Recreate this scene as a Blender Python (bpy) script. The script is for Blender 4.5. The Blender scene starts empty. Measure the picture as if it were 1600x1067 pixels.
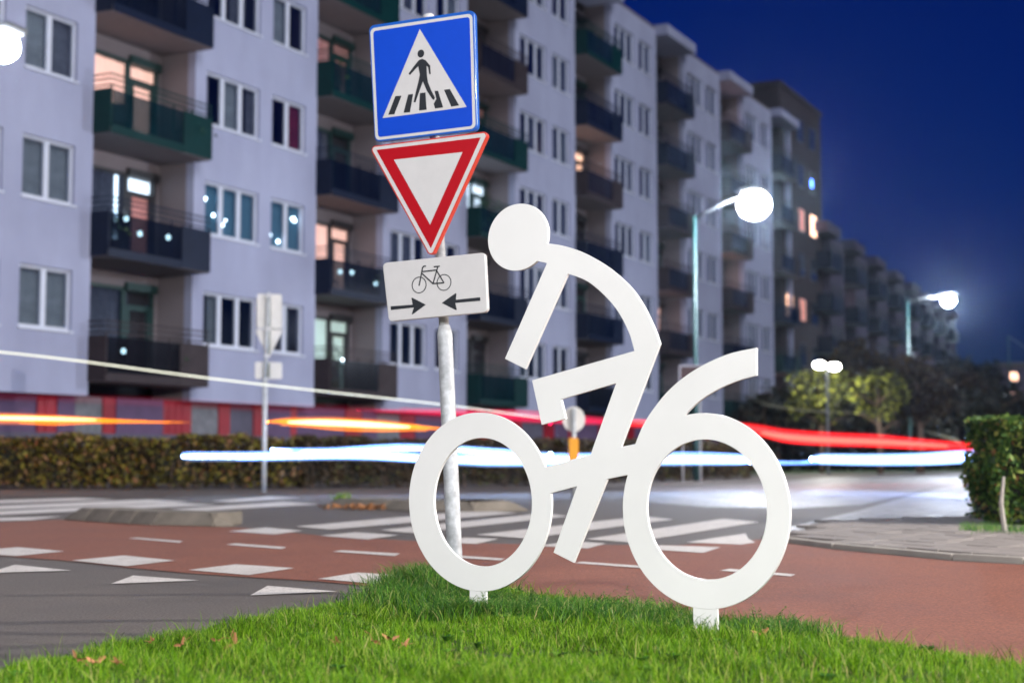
import bpy, bmesh, math, random
import numpy as np
from mathutils import Vector, Matrix
random.seed(7); RNG = np.random.default_rng(7)
S = bpy.context.scene
COL = S.collection
R = math.radians

# ------------------------------------------------------------------ camera
CAM_H, TH, F = 0.70, math.atan((708 - 533.5) / 2300.0), 2300.0
cam = bpy.data.cameras.new('camera'); camo = bpy.data.objects.new('camera', cam); COL.objects.link(camo)
camo.location = (0, 0, CAM_H); camo.rotation_euler = (math.pi / 2 + TH, 0, 0)
cam.sensor_width = 36.0; cam.lens = 36.0 * F / 1600.0
cam.clip_start = 0.1; cam.clip_end = 3000
cam.dof.use_dof = True; cam.dof.focus_distance = 6.4; cam.dof.aperture_fstop = 2.0
S.camera = camo
# ------------------------------------------------------------------ world
W = bpy.data.worlds.new('World'); S.world = W; W.use_nodes = True
nt = W.node_tree; nt.nodes.clear()
sky = nt.nodes.new('ShaderNodeTexSky'); sky.sky_type = 'NISHITA'; sky.sun_disc = False
sky.sun_elevation = R(3); sky.sun_rotation = R(172); sky.air_density = 1.0; sky.ozone_density = 3.0; sky.dust_density = 0.3
tint = nt.nodes.new('ShaderNodeMixRGB'); tint.blend_type = 'MULTIPLY'; tint.inputs[0].default_value = 1.0
tint.inputs[2].default_value = (0.008, 0.125, 0.82, 1)
bg = nt.nodes.new('ShaderNodeBackground'); bg.inputs[1].default_value = 0.036
wo = nt.nodes.new('ShaderNodeOutputWorld')
nt.links.new(sky.outputs[0], tint.inputs[1]); nt.links.new(tint.outputs[0], bg.inputs[0]); nt.links.new(bg.outputs[0], wo.inputs[0])
# ------------------------------------------------------------------ sun lamp: the broad light of the junction behind the camera
sl = bpy.data.lights.new('sun', 'SUN'); so = bpy.data.objects.new('sun', sl); COL.objects.link(so)
sl.energy = .95; sl.angle = R(30); sl.color = (0.93, 0.95, 1.0)
az, el = R(42), R(30)
dirv = Vector((-math.sin(az) * math.cos(el), math.cos(az) * math.cos(el), -math.sin(el)))
so.rotation_euler = dirv.to_track_quat('-Z', 'Y').to_euler()
# ------------------------------------------------------------------ exposure
S.view_settings.view_transform = 'Standard'; S.view_settings.look = 'None'
S.view_settings.exposure = 1.0; S.view_settings.gamma = 1.0; S.view_settings.use_curve_mapping = False
S.render.engine = 'CYCLES'
S.cycles.max_bounces = 6; S.cycles.transparent_max_bounces = 12; S.cycles.sample_clamp_indirect = 4.0

rnd = random.Random(3)
# ================================================================== helpers
CT, ST = math.cos(TH), math.sin(TH)
def ray(px, py):
    x, y = (px - 800) / F, (533.5 - py) / F
    return Vector((x, CT - y * ST, ST + y * CT))
def ground(px, py, z=0.0):
    d = ray(px, py); t = (z - CAM_H) / d.z
    return Vector((d.x * t, d.y * t, z))
def at(px, py, Y):
    d = ray(px, py); t = Y / d.y
    return Vector((d.x * t, Y, CAM_H + d.z * t))

def tag(o, label=None, cat=None, group=None, kind=None):
    if label: o['label'] = label
    if cat: o['category'] = cat
    if group: o['group'] = group
    if kind: o['kind'] = kind
    return o
def link(name, me, mats=None, parent=None):
    o = bpy.data.objects.new(name, me); COL.objects.link(o)
    if mats is not None and me is not None and not me.materials:
        for m in (mats if isinstance(mats, (list, tuple)) else [mats]): me.materials.append(m)
    if parent: o.parent = parent
    return o
def empty(name, loc=(0, 0, 0), rz=0.0):
    o = bpy.data.objects.new(name, None); COL.objects.link(o)
    o.location = loc; o.rotation_euler = (0, 0, rz); o.empty_display_size = 0.2
    return o

class MB:
    def __init__(s): s.v, s.f, s.mi = [], [], []
    def face(s, pts, m=0):
        b = len(s.v); s.v += [tuple(p) for p in pts]; s.f.append(tuple(range(b, b + len(pts)))); s.mi.append(m)
    def box(s, x0, x1, y0, y1, z0, z1, m=0):
        b = len(s.v)
        s.v += [(x, y, z) for z in (z0, z1) for (x, y) in ((x0, y0), (x1, y0), (x1, y1), (x0, y1))]
        s.f += [tuple(b + i for i in q) for q in ((3, 2, 1, 0), (4, 5, 6, 7), (0, 1, 5, 4), (1, 2, 6, 5), (2, 3, 7, 6), (3, 0, 4, 7))]
        s.mi += [m] * 6
    def tube(s, pts, rad, n=10, m=0, cap=True, squash=None):
        pts = [Vector(p) for p in pts]; k = len(pts)
        rad = rad if isinstance(rad, (list, tuple)) else [rad] * k
        b = len(s.v)
        for i, p in enumerate(pts):
            t = (pts[min(i + 1, k - 1)] - pts[max(i - 1, 0)]).normalized()
            a = Vector((0, 0, 1)) if abs(t.z) < 0.9 else Vector((1, 0, 0))
            e1 = t.cross(a).normalized(); e2 = e1.cross(t).normalized()
            for j in range(n):
                q = 2 * math.pi * j / n
                s.v.append(tuple(p + (e1 * math.cos(q) + e2 * math.sin(q)) * rad[i]))
        for i in range(k - 1):
            for j in range(n):
                a0, a1 = b + i * n + j, b + i * n + (j + 1) % n
                s.f.append((a0, a1, a1 + n, a0 + n)); s.mi.append(m)
        if cap:
            s.f.append(tuple(b + j for j in range(n))[::-1]); s.f.append(tuple(b + (k - 1) * n + j for j in range(n))); s.mi += [m, m]
    def mesh(s, name, mats, smooth=False, bevel=0.0):
        me = bpy.data.meshes.new(name); me.from_pydata(s.v, [], s.f)
        for m in (mats if isinstance(mats, (list, tuple)) else [mats]): me.materials.append(m)
        me.polygons.foreach_set('material_index', s.mi)
        if smooth: me.polygons.foreach_set('use_smooth', [len(f) == 4 for f in s.f])
        bm = bmesh.new(); bm.from_mesh(me)
        bmesh.ops.recalc_face_normals(bm, faces=bm.faces)
        if bevel:
            bmesh.ops.bevel(bm, geom=[e for e in bm.edges if len(e.link_faces) == 2 and e.calc_face_angle(0) > 0.5], offset=bevel, segments=2, affect='EDGES', clamp_overlap=True)
        bm.to_mesh(me); bm.free(); me.update()
        return me
    def build(s, name, mats, parent=None, **k): return link(name, s.mesh(name, mats, **k), None, parent)

def soup(name, V, nper, faces, mat):
    """V: (n, nper, 3) array; faces: list of index tuples for each island"""
    n = V.shape[0]; me = bpy.data.meshes.new(name)
    me.vertices.add(n * nper); me.vertices.foreach_set('co', V.reshape(-1).astype(np.float32))
    loops = np.concatenate([np.array(f) for f in faces]); ll = np.array([len(f) for f in faces])
    L = (loops[None, :] + (np.arange(n) * nper)[:, None]).reshape(-1)
    tot = np.tile(ll, n); start = np.concatenate([[0], np.cumsum(tot)[:-1]])
    me.loops.add(len(L)); me.loops.foreach_set('vertex_index', L.astype(np.int32))
    me.polygons.add(len(tot)); me.polygons.foreach_set('loop_start', start.astype(np.int32))
    me.polygons.foreach_set('loop_total', tot.astype(np.int32))
    me.update(calc_edges=True); me.materials.append(mat)
    return me

# ------------------------------------------------------------------ materials
def NM(name):
    m = bpy.data.materials.new(name); m.use_nodes = True
    return m, m.node_tree, m.node_tree.nodes['Principled BSDF']
def noise(t, scale, detail=6, coord='Object', rough=0.6):
    tc = t.nodes.new('ShaderNodeTexCoord'); n = t.nodes.new('ShaderNodeTexNoise')
    n.inputs['Scale'].default_value = scale; n.inputs['Detail'].default_value = detail; n.inputs['Roughness'].default_value = rough
    t.links.new(tc.outputs[coord], n.inputs['Vector']); return n
def ramp(t, src, stops):
    r = t.nodes.new('ShaderNodeValToRGB')
    while len(r.color_ramp.elements) < len(stops): r.color_ramp.elements.new(0.5)
    for e, (p, c) in zip(r.color_ramp.elements, stops): e.position = p; e.color = (*c, 1)
    t.links.new(src, r.inputs[0]); return r
def mixc(t, fac, a, b, mode='MIX'):
    m = t.nodes.new('ShaderNodeMixRGB'); m.blend_type = mode
    for i, x in ((0, fac), (1, a), (2, b)):
        if hasattr(x, 'is_linked') or hasattr(x, 'links'): t.links.new(x, m.inputs[i])
        else: m.inputs[i].default_value = x if i == 0 else (*x, 1)
    return m
def plain(name, c, rough=0.6, metal=0.0, var=0.12, scale=3.0, bump=0.0, bscale=60.0, coat=0.0):
    m, t, p = NM(name)
    n = noise(t, scale)
    r = ramp(t, n.outputs[0], [(0.3, tuple(x * (1 - var) for x in c)), (0.7, tuple(min(1, x * (1 + var)) for x in c))])
    t.links.new(r.outputs[0], p.inputs['Base Color'])
    p.inputs['Roughness'].default_value = rough; p.inputs['Metallic'].default_value = metal
    p.inputs['Coat Weight'].default_value = coat
    if bump:
        b = t.nodes.new('ShaderNodeBump'); b.inputs['Strength'].default_value = bump; b.inputs['Distance'].default_value = 0.01
        n2 = noise(t, bscale); t.links.new(n2.outputs[0], b.inputs['Height']); t.links.new(b.outputs[0], p.inputs['Normal'])
    return m
def emit(name, c, s, base=None):
    m, t, p = NM(name)
    p.inputs['Base Color'].default_value = (*(base or c), 1)
    p.inputs['Emission Color'].default_value = (*c, 1); p.inputs['Emission Strength'].default_value = s
    return m
def surface(name, c1, c2, speck, big=0.9, fine=75.0, rough=0.8, bump=0.5, patch=None):
    m, t, p = NM(name)
    n1 = noise(t, big, 8, rough=.7); n2 = noise(t, fine, 5, rough=0.85)
    r1 = ramp(t, n1.outputs[0], [(0.32, c1), (0.68, c2)])
    r2 = ramp(t, n2.outputs[0], [(0.35, tuple(1 - speck for _ in range(3))), (0.72, tuple(1 + speck * 1.2 for _ in range(3)))])
    mm = mixc(t, 1.0, r1.outputs[0], r2.outputs[0], 'MULTIPLY')
    t.links.new(mm.outputs[0], p.inputs['Base Color'])
    rr = ramp(t, n1.outputs[0], [(0.2, (rough - .12,) * 3), (0.8, (rough + .08,) * 3)])
    t.links.new(rr.outputs[0], p.inputs['Roughness'])
    b = t.nodes.new('ShaderNodeBump'); b.inputs['Strength'].default_value = bump; b.inputs['Distance'].default_value = 0.006
    t.links.new(n2.outputs[0], b.inputs['Height']); t.links.new(b.outputs[0], p.inputs['Normal'])
    return m

M = {}
M['asphalt'] = surface('asphalt', (.088, .074, .066), (.135, .112, .100), .75, rough=.72)
M['red_asphalt'] = surface('red_asphalt', (.205, .062, .034), (.28, .096, .056), .62, rough=.78)
M['earth'] = surface('earth', (.03, .04, .015), (.05, .055, .02), .4, big=3, fine=60)
M['land'] = surface('land', (.06, .055, .05), (.09, .08, .075), .2, big=.1)
M['verge'] = surface('verge', (.03, .06, .015), (.06, .09, .03), .5, big=2, fine=30)
def worn_paint():
    m, t, p = NM('road_paint')
    n = noise(t, 90, 4); n1 = noise(t, 5, 6)
    a = ramp(t, n.outputs[0], [(0.36, (.40, .37, .35)), (0.52, (.74, .70, .67))])
    b = ramp(t, n1.outputs[0], [(0.3, (.82, .80, .79)), (0.6, (1, 1, 1))])
    mm = mixc(t, 1.0, a.outputs[0], b.outputs[0], 'MULTIPLY'); t.links.new(mm.outputs[0], p.inputs['Base Color'])
    p.inputs['Roughness'].default_value = .7
    return m
M['paint'] = worn_paint()
M['kerb'] = plain('kerb_concrete', (.19, .165, .135), .85, var=.25, scale=4, bump=.6, bscale=80)
M['kerb_pale'] = plain('kerb_pale', (.34, .31, .28), .85, var=.2, scale=3, bump=.4, bscale=80)
M['tile'] = plain('paving_tile', (.27, .24, .225), .8, var=.3, scale=2, bump=.5, bscale=70)
M['joint'] = plain('paving_joint', (.07, .06, .055), .95, var=.2)
def brick_paving():
    m, t, p = NM('brick_paving')
    tc = t.nodes.new('ShaderNodeTexCoord'); b = t.nodes.new('ShaderNodeTexBrick')
    b.inputs['Scale'].default_value = 1.0; b.inputs['Brick Width'].default_value = .32; b.inputs['Row Height'].default_value = .32
    b.inputs['Mortar Size'].default_value = .018; b.offset = .5
    b.inputs['Color1'].default_value = (.24, .225, .225, 1); b.inputs['Color2'].default_value = (.11, .10, .105, 1); b.inputs['Mortar'].default_value = (.03, .028, .026, 1)
    t.links.new(tc.outputs['Object'], b.inputs['Vector']); t.links.new(b.outputs[0], p.inputs['Base Color'])
    bp = t.nodes.new('ShaderNodeBump'); bp.inputs['Distance'].default_value = .02; bp.invert = True
    t.links.new(b.outputs['Fac'], bp.inputs['Height']); t.links.new(bp.outputs[0], p.inputs['Normal'])
    p.inputs['Roughness'].default_value = .5
    return m
M['brick_paving'] = brick_paving()
M['white_plate'] = plain('white_lacquer', (.80, .797, .79), .34, var=.045, scale=1.6, bump=.04, bscale=12)
M['galv'] = plain('galvanised_steel', (.46, .48, .50), .6, metal=.25, var=.28, scale=22, bump=.15, bscale=40)
M['sign_grey'] = plain('sign_back_grey', (.60, .58, .55), .5, metal=.2, var=.1)
M['dark_rail'] = plain('channel_dark', (.10, .12, .09), .5)
def sheet(name, c, rough=.32, var=.03):
    m = plain(name, c, rough, var=var, scale=18, coat=.3); return m
M['sign_blue'] = sheet('sign_blue', (.004, .058, .52))
M['sign_blue_rim'] = sheet('sign_blue_rim', (.01, .10, .46))
M['sign_white'] = sheet('sign_white', (.56, .55, .55), .4)
M['sign_red'] = sheet('sign_red', (.40, .003, .008))
M['sign_red_rim'] = sheet('sign_red_rim', (.55, .045, .025))
M['sign_black'] = sheet('sign_black', (.010, .013, .018), .5)
def wall_mat(name, c):
    m, t, p = NM(name)
    tc = t.nodes.new('ShaderNodeTexCoord'); mp = t.nodes.new('ShaderNodeMapping'); mp.inputs['Scale'].default_value = (1.0, 1.0, .25)
    n = t.nodes.new('ShaderNodeTexNoise'); n.inputs['Scale'].default_value = 1.3; n.inputs['Detail'].default_value = 7
    t.links.new(tc.outputs['Object'], mp.inputs[0]); t.links.new(mp.outputs[0], n.inputs['Vector']); n2 = noise(t, .35, 4)
    a = ramp(t, n.outputs[0], [(.3, tuple(x * .90 for x in c)), (.62, c)]); b = ramp(t, n2.outputs[0], [(.3, (.86, .86, .88)), (.7, (1.05, 1.05, 1.04))])
    mm = mixc(t, 1.0, a.outputs[0], b.outputs[0], 'MULTIPLY'); t.links.new(mm.outputs[0], p.inputs['Base Color']); p.inputs['Roughness'].default_value = .85
    return m
M['wall'] = wall_mat('white_render', (.305, .325, .455))
M['recess'] = plain('recess_render', (.18, .155, .17), .85, var=.06, scale=.8)  # pinkish-grey render, made darker to hold part of the recess shade
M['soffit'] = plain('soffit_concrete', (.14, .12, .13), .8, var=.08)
M['frame_w'] = plain('window_frame_white', (.50, .53, .62), .5, var=.03)
M['frame_d'] = plain('door_frame_green', (.012, .045, .045), .5)
M['frame_k'] = plain('door_frame_black', (.03, .03, .035), .5)
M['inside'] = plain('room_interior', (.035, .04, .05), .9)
M['curtain'] = plain('curtain_grey', (.13, .135, .155), .9, var=.3, scale=5)
M['curtain_r'] = plain('curtain_red', (.16, .01, .03), .9, var=.3)
M['curtain_w'] = plain('curtain_pale', (.25, .27, .27), .9, var=.2, scale=4)
M['brick_dark'] = plain('dark_brick', (.028, .019, .024), .9, var=.25, scale=6)
M['garage_red'] = plain('garage_door_red', (.24, .004, .016), .5, var=.2, scale=1)
M['lilac'] = plain('plinth_lilac', (.085, .05, .11), .8, var=.15)
M['plinth'] = plain('plinth_dark', (.075, .07, .105), .8, var=.15)
M['bal_green'] = plain('balcony_green', (.003, .026, .027), .45, var=.15)
M['bal_navy'] = plain('balcony_navy', (.007, .012, .030), .45, var=.15)
M['bal_brown'] = plain('balcony_brown', (.035, .027, .031), .6, var=.2)
M['green_post'] = plain('lamp_post_green', (.010, .055, .055), .5, var=.1)
for k_ in ('bal_green', 'bal_navy', 'bal_brown'):
    M[k_].node_tree.nodes['Principled BSDF'].inputs['Specular IOR Level'].default_value = .15
M['lamp_house'] = plain('lamp_housing', (.12, .13, .14), .5)
M['yellow'] = plain('bollard_yellow', (.75, .32, .01), .5, var=.05)
M['bark'] = plain('bark', (.11, .07, .05), .9, var=.3, scale=9, bump=.8, bscale=30)
M['board'] = plain('sign_board_maroon', (.06, .03, .035), .5)
def pane_mat(name, c=(.008, .012, .02), tr=.55):
    m, t, p = NM(name)
    t.nodes.remove(p); out = t.nodes['Material Output']
    tb = t.nodes.new('ShaderNodeBsdfTransparent'); tb.inputs[0].default_value = (.85, .88, .92, 1)
    gl = t.nodes.new('ShaderNodeBsdfGlossy'); gl.inputs['Roughness'].default_value = .04; gl.inputs[0].default_value = (.9, .93, 1, 1)
    lw = t.nodes.new('ShaderNodeLayerWeight'); lw.inputs[0].default_value = .5
    fr = t.nodes.new('ShaderNodeMath'); fr.operation = 'POWER'; fr.inputs[1].default_value = 3.0; t.links.new(lw.outputs['Facing'], fr.inputs[0])
    f2 = t.nodes.new('ShaderNodeMath'); f2.operation = 'MULTIPLY_ADD'; f2.inputs[1].default_value = .8; f2.inputs[2].default_value = .07; t.links.new(fr.outputs[0], f2.inputs[0]); fr = f2
    mx = t.nodes.new('ShaderNodeMixShader')
    t.links.new(fr.outputs[0], mx.inputs[0]); t.links.new(tb.outputs[0], mx.inputs[1]); t.links.new(gl.outputs[0], mx.inputs[2]); t.links.new(mx.outputs[0], out.inputs[0])
    return m
M['pane'] = pane_mat('window_glass')
def lit(name, c, s):
    m, t, p = NM(name)
    tc = t.nodes.new('ShaderNodeTexCoord'); w = t.nodes.new('ShaderNodeTexWave'); w.inputs['Scale'].default_value = 2.2; w.inputs['Distortion'].default_value = 2.0
    t.links.new(tc.outputs['Object'], w.inputs['Vector'])
    r = ramp(t, w.outputs[0], [(0.0, tuple(x * .62 for x in c)), (1.0, c)])
    t.links.new(r.outputs[0], p.inputs['Emission Color']); p.inputs['Emission Strength'].default_value = s
    p.inputs['Base Color'].default_value = (*c, 1); return m
M['lit_warm'] = lit('lit_curtain_warm', (1.0, .56, .42), .95)
M['lit_hot'] = lit('lit_curtain_orange', (1.0, .55, .35), 2.0)
M['lit_dim'] = lit('lit_curtain_dim', (.9, .40, .32), .2)
M['lit_green'] = lit('lit_curtain_greenish', (.80, .95, .78), .45)
M['lit_white'] = lit('lit_curtain_white', (.80, .92, 1.0), 1.6)
M['lit_cyan'] = lit('lit_room_cyan', (.05, .16, .22), .05)
M['bulb'] = emit('bulb_white', (.75, .93, 1.0), 9.0)  # glow for the added glints on panes and balcony screens
M['bulb_warm'] = emit('bulb_warm', (1.0, .62, .35), 7.0)
M['bulb_blue'] = emit('bulb_blue', (.08, .2, 1.0), 6.0)
M['lamp'] = emit('street_lamp_light', (.95, .96, 1.0), 80.0)
M['lamp_near'] = emit('lamp_light_near', (.95, .96, 1.0), 160.0)
M['lamp_small'] = emit('lamp_light_small', (1.0, .97, .88), 30.0)
M['t_white'] = emit('trail_white', (.55, .74, 1.0), 11.0)
M['t_white2'] = emit('trail_white_bright', (.42, .58, 1.0), 17.0)
M['t_blue'] = emit('trail_blue', (.16, .34, 1.0), .9)
M['t_red'] = emit('trail_red', (1.0, .022, .02), .75)
M['t_redcore'] = emit('trail_red_core', (1.0, .10, .07), 1.1)
M['t_pink'] = emit('trail_pink', (.75, .02, .09), .28)
M['t_orange'] = emit('trail_orange', (1.0, .27, .01), .75)
M['t_yellow'] = emit('trail_yellow', (1.0, .72, .30), 1.6)
M['t_cream'] = emit('trail_cream', (.9, .9, .72), .36)
def leafmat(name, stops, rough=.6, trans=.25):
    m, t, p = NM(name)
    g = t.nodes.new('ShaderNodeNewGeometry')
    r = ramp(t, g.outputs['Random Per Island'], stops)
    t.links.new(r.outputs[0], p.inputs['Base Color']); p.inputs['Roughness'].default_value = rough
    p.inputs['Specular IOR Level'].default_value = .3
    tl = t.nodes.new('ShaderNodeBsdfTranslucent'); t.links.new(r.outputs[0], tl.inputs[0])
    mx = t.nodes.new('ShaderNodeMixShader'); mx.inputs[0].default_value = trans
    out = t.nodes['Material Output']
    t.links.new(p.outputs[0], mx.inputs[1]); t.links.new(tl.outputs[0], mx.inputs[2]); t.links.new(mx.outputs[0], out.inputs[0])
    return m
M['grass'] = leafmat('grass_blades', [(0, (.012, .042, .002)), (.22, (.045, .13, .003)), (.5, (.11, .27, .005)), (.82, (.22, .42, .012)), (.94, (.38, .52, .06)), (1, (.50, .40, .18))], .5, .35)
M['weed'] = leafmat('weed_blades', [(0, (.018, .075, .016)), (.45, (.05, .16, .02)), (.85, (.13, .30, .03)), (1, (.40, .38, .15))], .5, .3)
M['hedge'] = leafmat('hedge_leaves', [(0, (.022, .014, .012)), (.35, (.055, .038, .020)), (.6, (.12, .11, .02)), (.8, (.27, .23, .03)), (.92, (.24, .10, .05)), (1, (.42, .28, .14))])
M['hedge_b'] = leafmat('hedge_leaves_brown', [(0, (.028, .020, .014)), (.4, (.06, .042, .025)), (.8, (.11, .07, .035)), (1, (.10, .12, .03))])
M['hedge_r'] = leafmat('hedge_leaves_green', [(0, (.014, .036, .012)), (.4, (.045, .11, .022)), (.7, (.11, .20, .035)), (.9, (.24, .28, .06)), (1, (.36, .15, .07))])
M['tree_dark'] = leafmat('tree_leaves_dark', [(0, (.004, .007, .006)), (.6, (.011, .015, .009)), (1, (.04, .03, .012))])
M['tree_yel'] = leafmat('tree_leaves_yellow', [(0, (.012, .014, .004)), (.5, (.035, .04, .008)), (.75, (.14, .16, .02)), (1, (.46, .48, .06))])
M['tree_rust'] = leafmat('tree_leaves_rust', [(0, (.012, .008, .006)), (.6, (.03, .018, .010)), (1, (.07, .045, .012))])
M['leaf'] = plain('dry_leaf', (.34, .15, .06), .7, var=.3, scale=30)
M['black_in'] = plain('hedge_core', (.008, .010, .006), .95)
M['hill'] = plain('far_ground', (.02, .02, .02), .9)

# ================================================================== ground and roads
def polysheet(name, pts, z, mat, parent=None, kind=None):
    """flat polygon through ground points (triangulated)"""
    bm = bmesh.new(); vs = [bm.verts.new((p[0], p[1], z)) for p in pts]
    f = bm.faces.new(vs); bmesh.ops.recalc_face_normals(bm, faces=[f])
    if f.normal.z < 0: f.normal_flip()
    bmesh.ops.triangulate(bm, faces=bm.faces[:])
    me = bpy.data.meshes.new(name); bm.to_mesh(me); bm.free()
    o = link(name, me, mat, parent)
    if kind: o['kind'] = kind
    return o
G = lambda *l: [ground(*p) for p in l]
polysheet('ground', [(-900, -60), (900, -60), (900, 1500), (-900, 1500)], -.012, M['land'], kind='structure')
road = polysheet('road', [(-40, -10), (40, -10), (40, 27.5), (60, 180), (40, 180), (16, 60), (3, 27.6), (-40, 27.6)], 0.0, M['asphalt'], kind='structure')
# red cycle path
low = G((0, 869), (109, 877), (206, 888), (294, 896), (400, 903), (500, 909), (640, 922), (720, 940))
up = G((0, 816), (95, 812), (237, 821), (372, 824), (500, 837), (690, 848), (850, 851), (1060, 852), (1187, 843), (1300, 859), (1487, 877), (1600, 883), (1800, 893))
left_low, left_up = (low[0][0] - 12, low[0][1] + 1.4), (up[0][0] - 14, up[0][1] + 1.0)
pp = [left_up] + [(p.x, p.y) for p in up] + [(12, 8.4), (12, 2.0), (1.5, 2.6), (0.4, 5.5)] + [(p.x, p.y) for p in reversed(low)] + [left_low]
path = polysheet('cycle_path', pp, .004, M['red_asphalt'], kind='structure')
def mark(name, pxs, parent, z=.008):
    return polysheet(name, G(*pxs), z, M['paint'], parent)
for q in ([(-65, 864), (28, 856), (101, 862.5), (25, 870)], [(112, 877), (194, 869), (273, 877), (198, 886)],
          [(294, 892), (369, 883), (460, 889), (389, 900)], [(497, 906), (559, 896), (645, 902), (590, 914)],
          [(356, 831), (416, 825), (473, 830), (430, 836)], [(500, 838), (556, 832.5), (622, 837), (575, 844)],
          [(668, 848), (728, 841), (779, 843), (745, 851)], [(838, 854), (893, 846.5), (947, 850), (919, 858)], [(1008, 859), (1030, 853), (1126, 856), (1099, 865)]):
    mark('marking_block', q, path)
for q in ([(200, 842), (214, 841), (286, 846.5), (280, 849)], [(353, 852), (368, 850), (447, 856), (440, 859)], [(520, 863), (534, 861), (625, 866), (617, 870)],
          [(690, 871), (705, 868.5), (789, 874), (782, 877)], [(897, 881), (910, 879), (1010, 886), (1003, 889)], [(1125, 893), (1140, 890), (1243, 899), (1236, 902)]):
    mark('centre_dash', q, path)
for q in ([(-20, 896), (23, 883), (112, 892)], [(173, 913), (208, 900), (311, 907.5)], [(391, 931), (418, 916), (527, 925)]):
    mark('give_way_triangle', q, road, .005)
for q in ([(462, 823), (515, 828), (808, 802), (748, 797.5)], [(594, 829), (645, 833.5), (888, 807), (850, 802)], [(744, 836), (822, 842), (1052, 812), (1005, 807)],
          [(915, 843), (985, 848.5), (1187, 816), (1130, 811)], [(1073, 848), (1110, 842), (1165, 834), (1169, 842), (1180, 848), (1158, 851.5)],
          [(-80, 785), (-80, 789), (180, 780.5), (120, 778)], [(-80, 794), (-80, 799.5), (300, 784), (230, 780.5)], [(-80, 803), (-80, 808.5), (340, 789), (270, 785.5)], [(-80, 811.5), (-80, 816), (50, 813), (98, 807)],
          [(255, 797), (300, 799.5), (500, 788), (440, 784)], [(330, 783), (360, 785), (470, 778), (420, 776)]):
    mark('crossing_stripe', q, road, .006)

polysheet('brick_road', [(p.x, p.y) for p in G((985, 757), (985, 782), (1100, 792), (1250, 794), (1345, 789), (1500, 752), (1560, 738), (1180, 744))], .004, M['brick_paving'], kind='structure')
# far pavement in front of the hedge
polysheet('pavement', [(-40, 23.4)] + [(p.x, p.y) for p in G((0, 777), (400, 774), (850, 764), (1150, 758))] + [(16, 60), (11, 60), (3, 36), (-40, 36)], .010, M['asphalt'], kind='structure')
polysheet('verge', [(p.x, p.y) for p in G((1170, 742), (1540, 736), (1540, 722), (1170, 724))], .012, M['verge'], kind='structure')
# right pavement with kerb stones and tiles
K = G((1189, 843), (1300, 857), (1487, 874.5), (1600, 881), (1800, 890))
Kl = G((1189, 843), (1240, 823), (1345, 798), (1440, 770), (1530, 742))
pav = polysheet('side_pavement', [(p.x, p.y) for p in Kl] + [(60, 70), (60, 12), (12, 8.2)] + [(p.x, p.y) for p in reversed(K[1:])], .012, M['brick_paving'], kind='structure')
kerb_path = [Vector((p.x, p.y)) for p in K]
stone_me = None
def walk(path2, step):
    out = []; seg = 0; pos = path2[0].copy(); rem = step
    for a, b in zip(path2[:-1], path2[1:]):
        L = (b - a).length; n = max(1, round(L / step))
        for i in range(n): out.append((a.lerp(b, i / n), a.lerp(b, (i + 1) / n)))
    return out
for i, (a, b) in enumerate(walk(kerb_path, .9)):
    d = (b - a).normalized(); nrm = Vector((-d.y, d.x)); mb = MB(); g = .006; ty = random.uniform(-.003, .004)
    L = (b - a).length; mb.box(g, L - g, 0, .12, -.02, .038 + ty)
    o = mb.build('kerb_stone', M['kerb_pale'], pav, bevel=.006); o.location = (a.x, a.y, 0); o.rotation_euler = (0, 0, math.atan2(d.y, d.x))
tmb = MB(); tmb.box(.004, .296, .004, .296, 0, .02); tile_me = tmb.mesh('tile', M['tile'], bevel=.004)
a0, b0 = kerb_path[1], kerb_path[3]; td = (b0 - a0).normalized(); tn = Vector((-td.y, td.x)); tang = math.atan2(td.y, td.x); cnt = 0
big = MB()
def inside(poly, p):
    c = False; j = len(poly) - 1
    for i in range(len(poly)):
        xi, yi, xj, yj = poly[i][0], poly[i][1], poly[j][0], poly[j][1]
        if (yi > p[1]) != (yj > p[1]) and p[0] < (xj - xi) * (p[1] - yi) / (yj - yi) + xi: c = not c
        j = i
    return c
pvp = [(p.x, p.y) for p in Kl] + [(60, 70), (60, 12), (12, 8.2)] + [(p.x, p.y) for p in reversed(K[1:])]
for r_ in range(0, 16):
    for c_ in range(-10, 24):
        p = a0 + td * (c_ * .3 + (.15 if r_ % 2 else 0)) + tn * (.135 + r_ * .3)
        q = [p, p + td * .3, p + td * .3 + tn * .3, p + tn * .3]
        if not all(inside(pvp, x) for x in q): continue
        m_ = (p.x + .15) / p.y
        if cnt < 290 and m_ < .38:
            o = link('tile', tile_me, None, pav); o.location = (p.x, p.y, .014 + random.uniform(0, .005)); o.rotation_euler = (random.uniform(-.006, .006), random.uniform(-.006, .006), tang); cnt += 1
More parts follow.
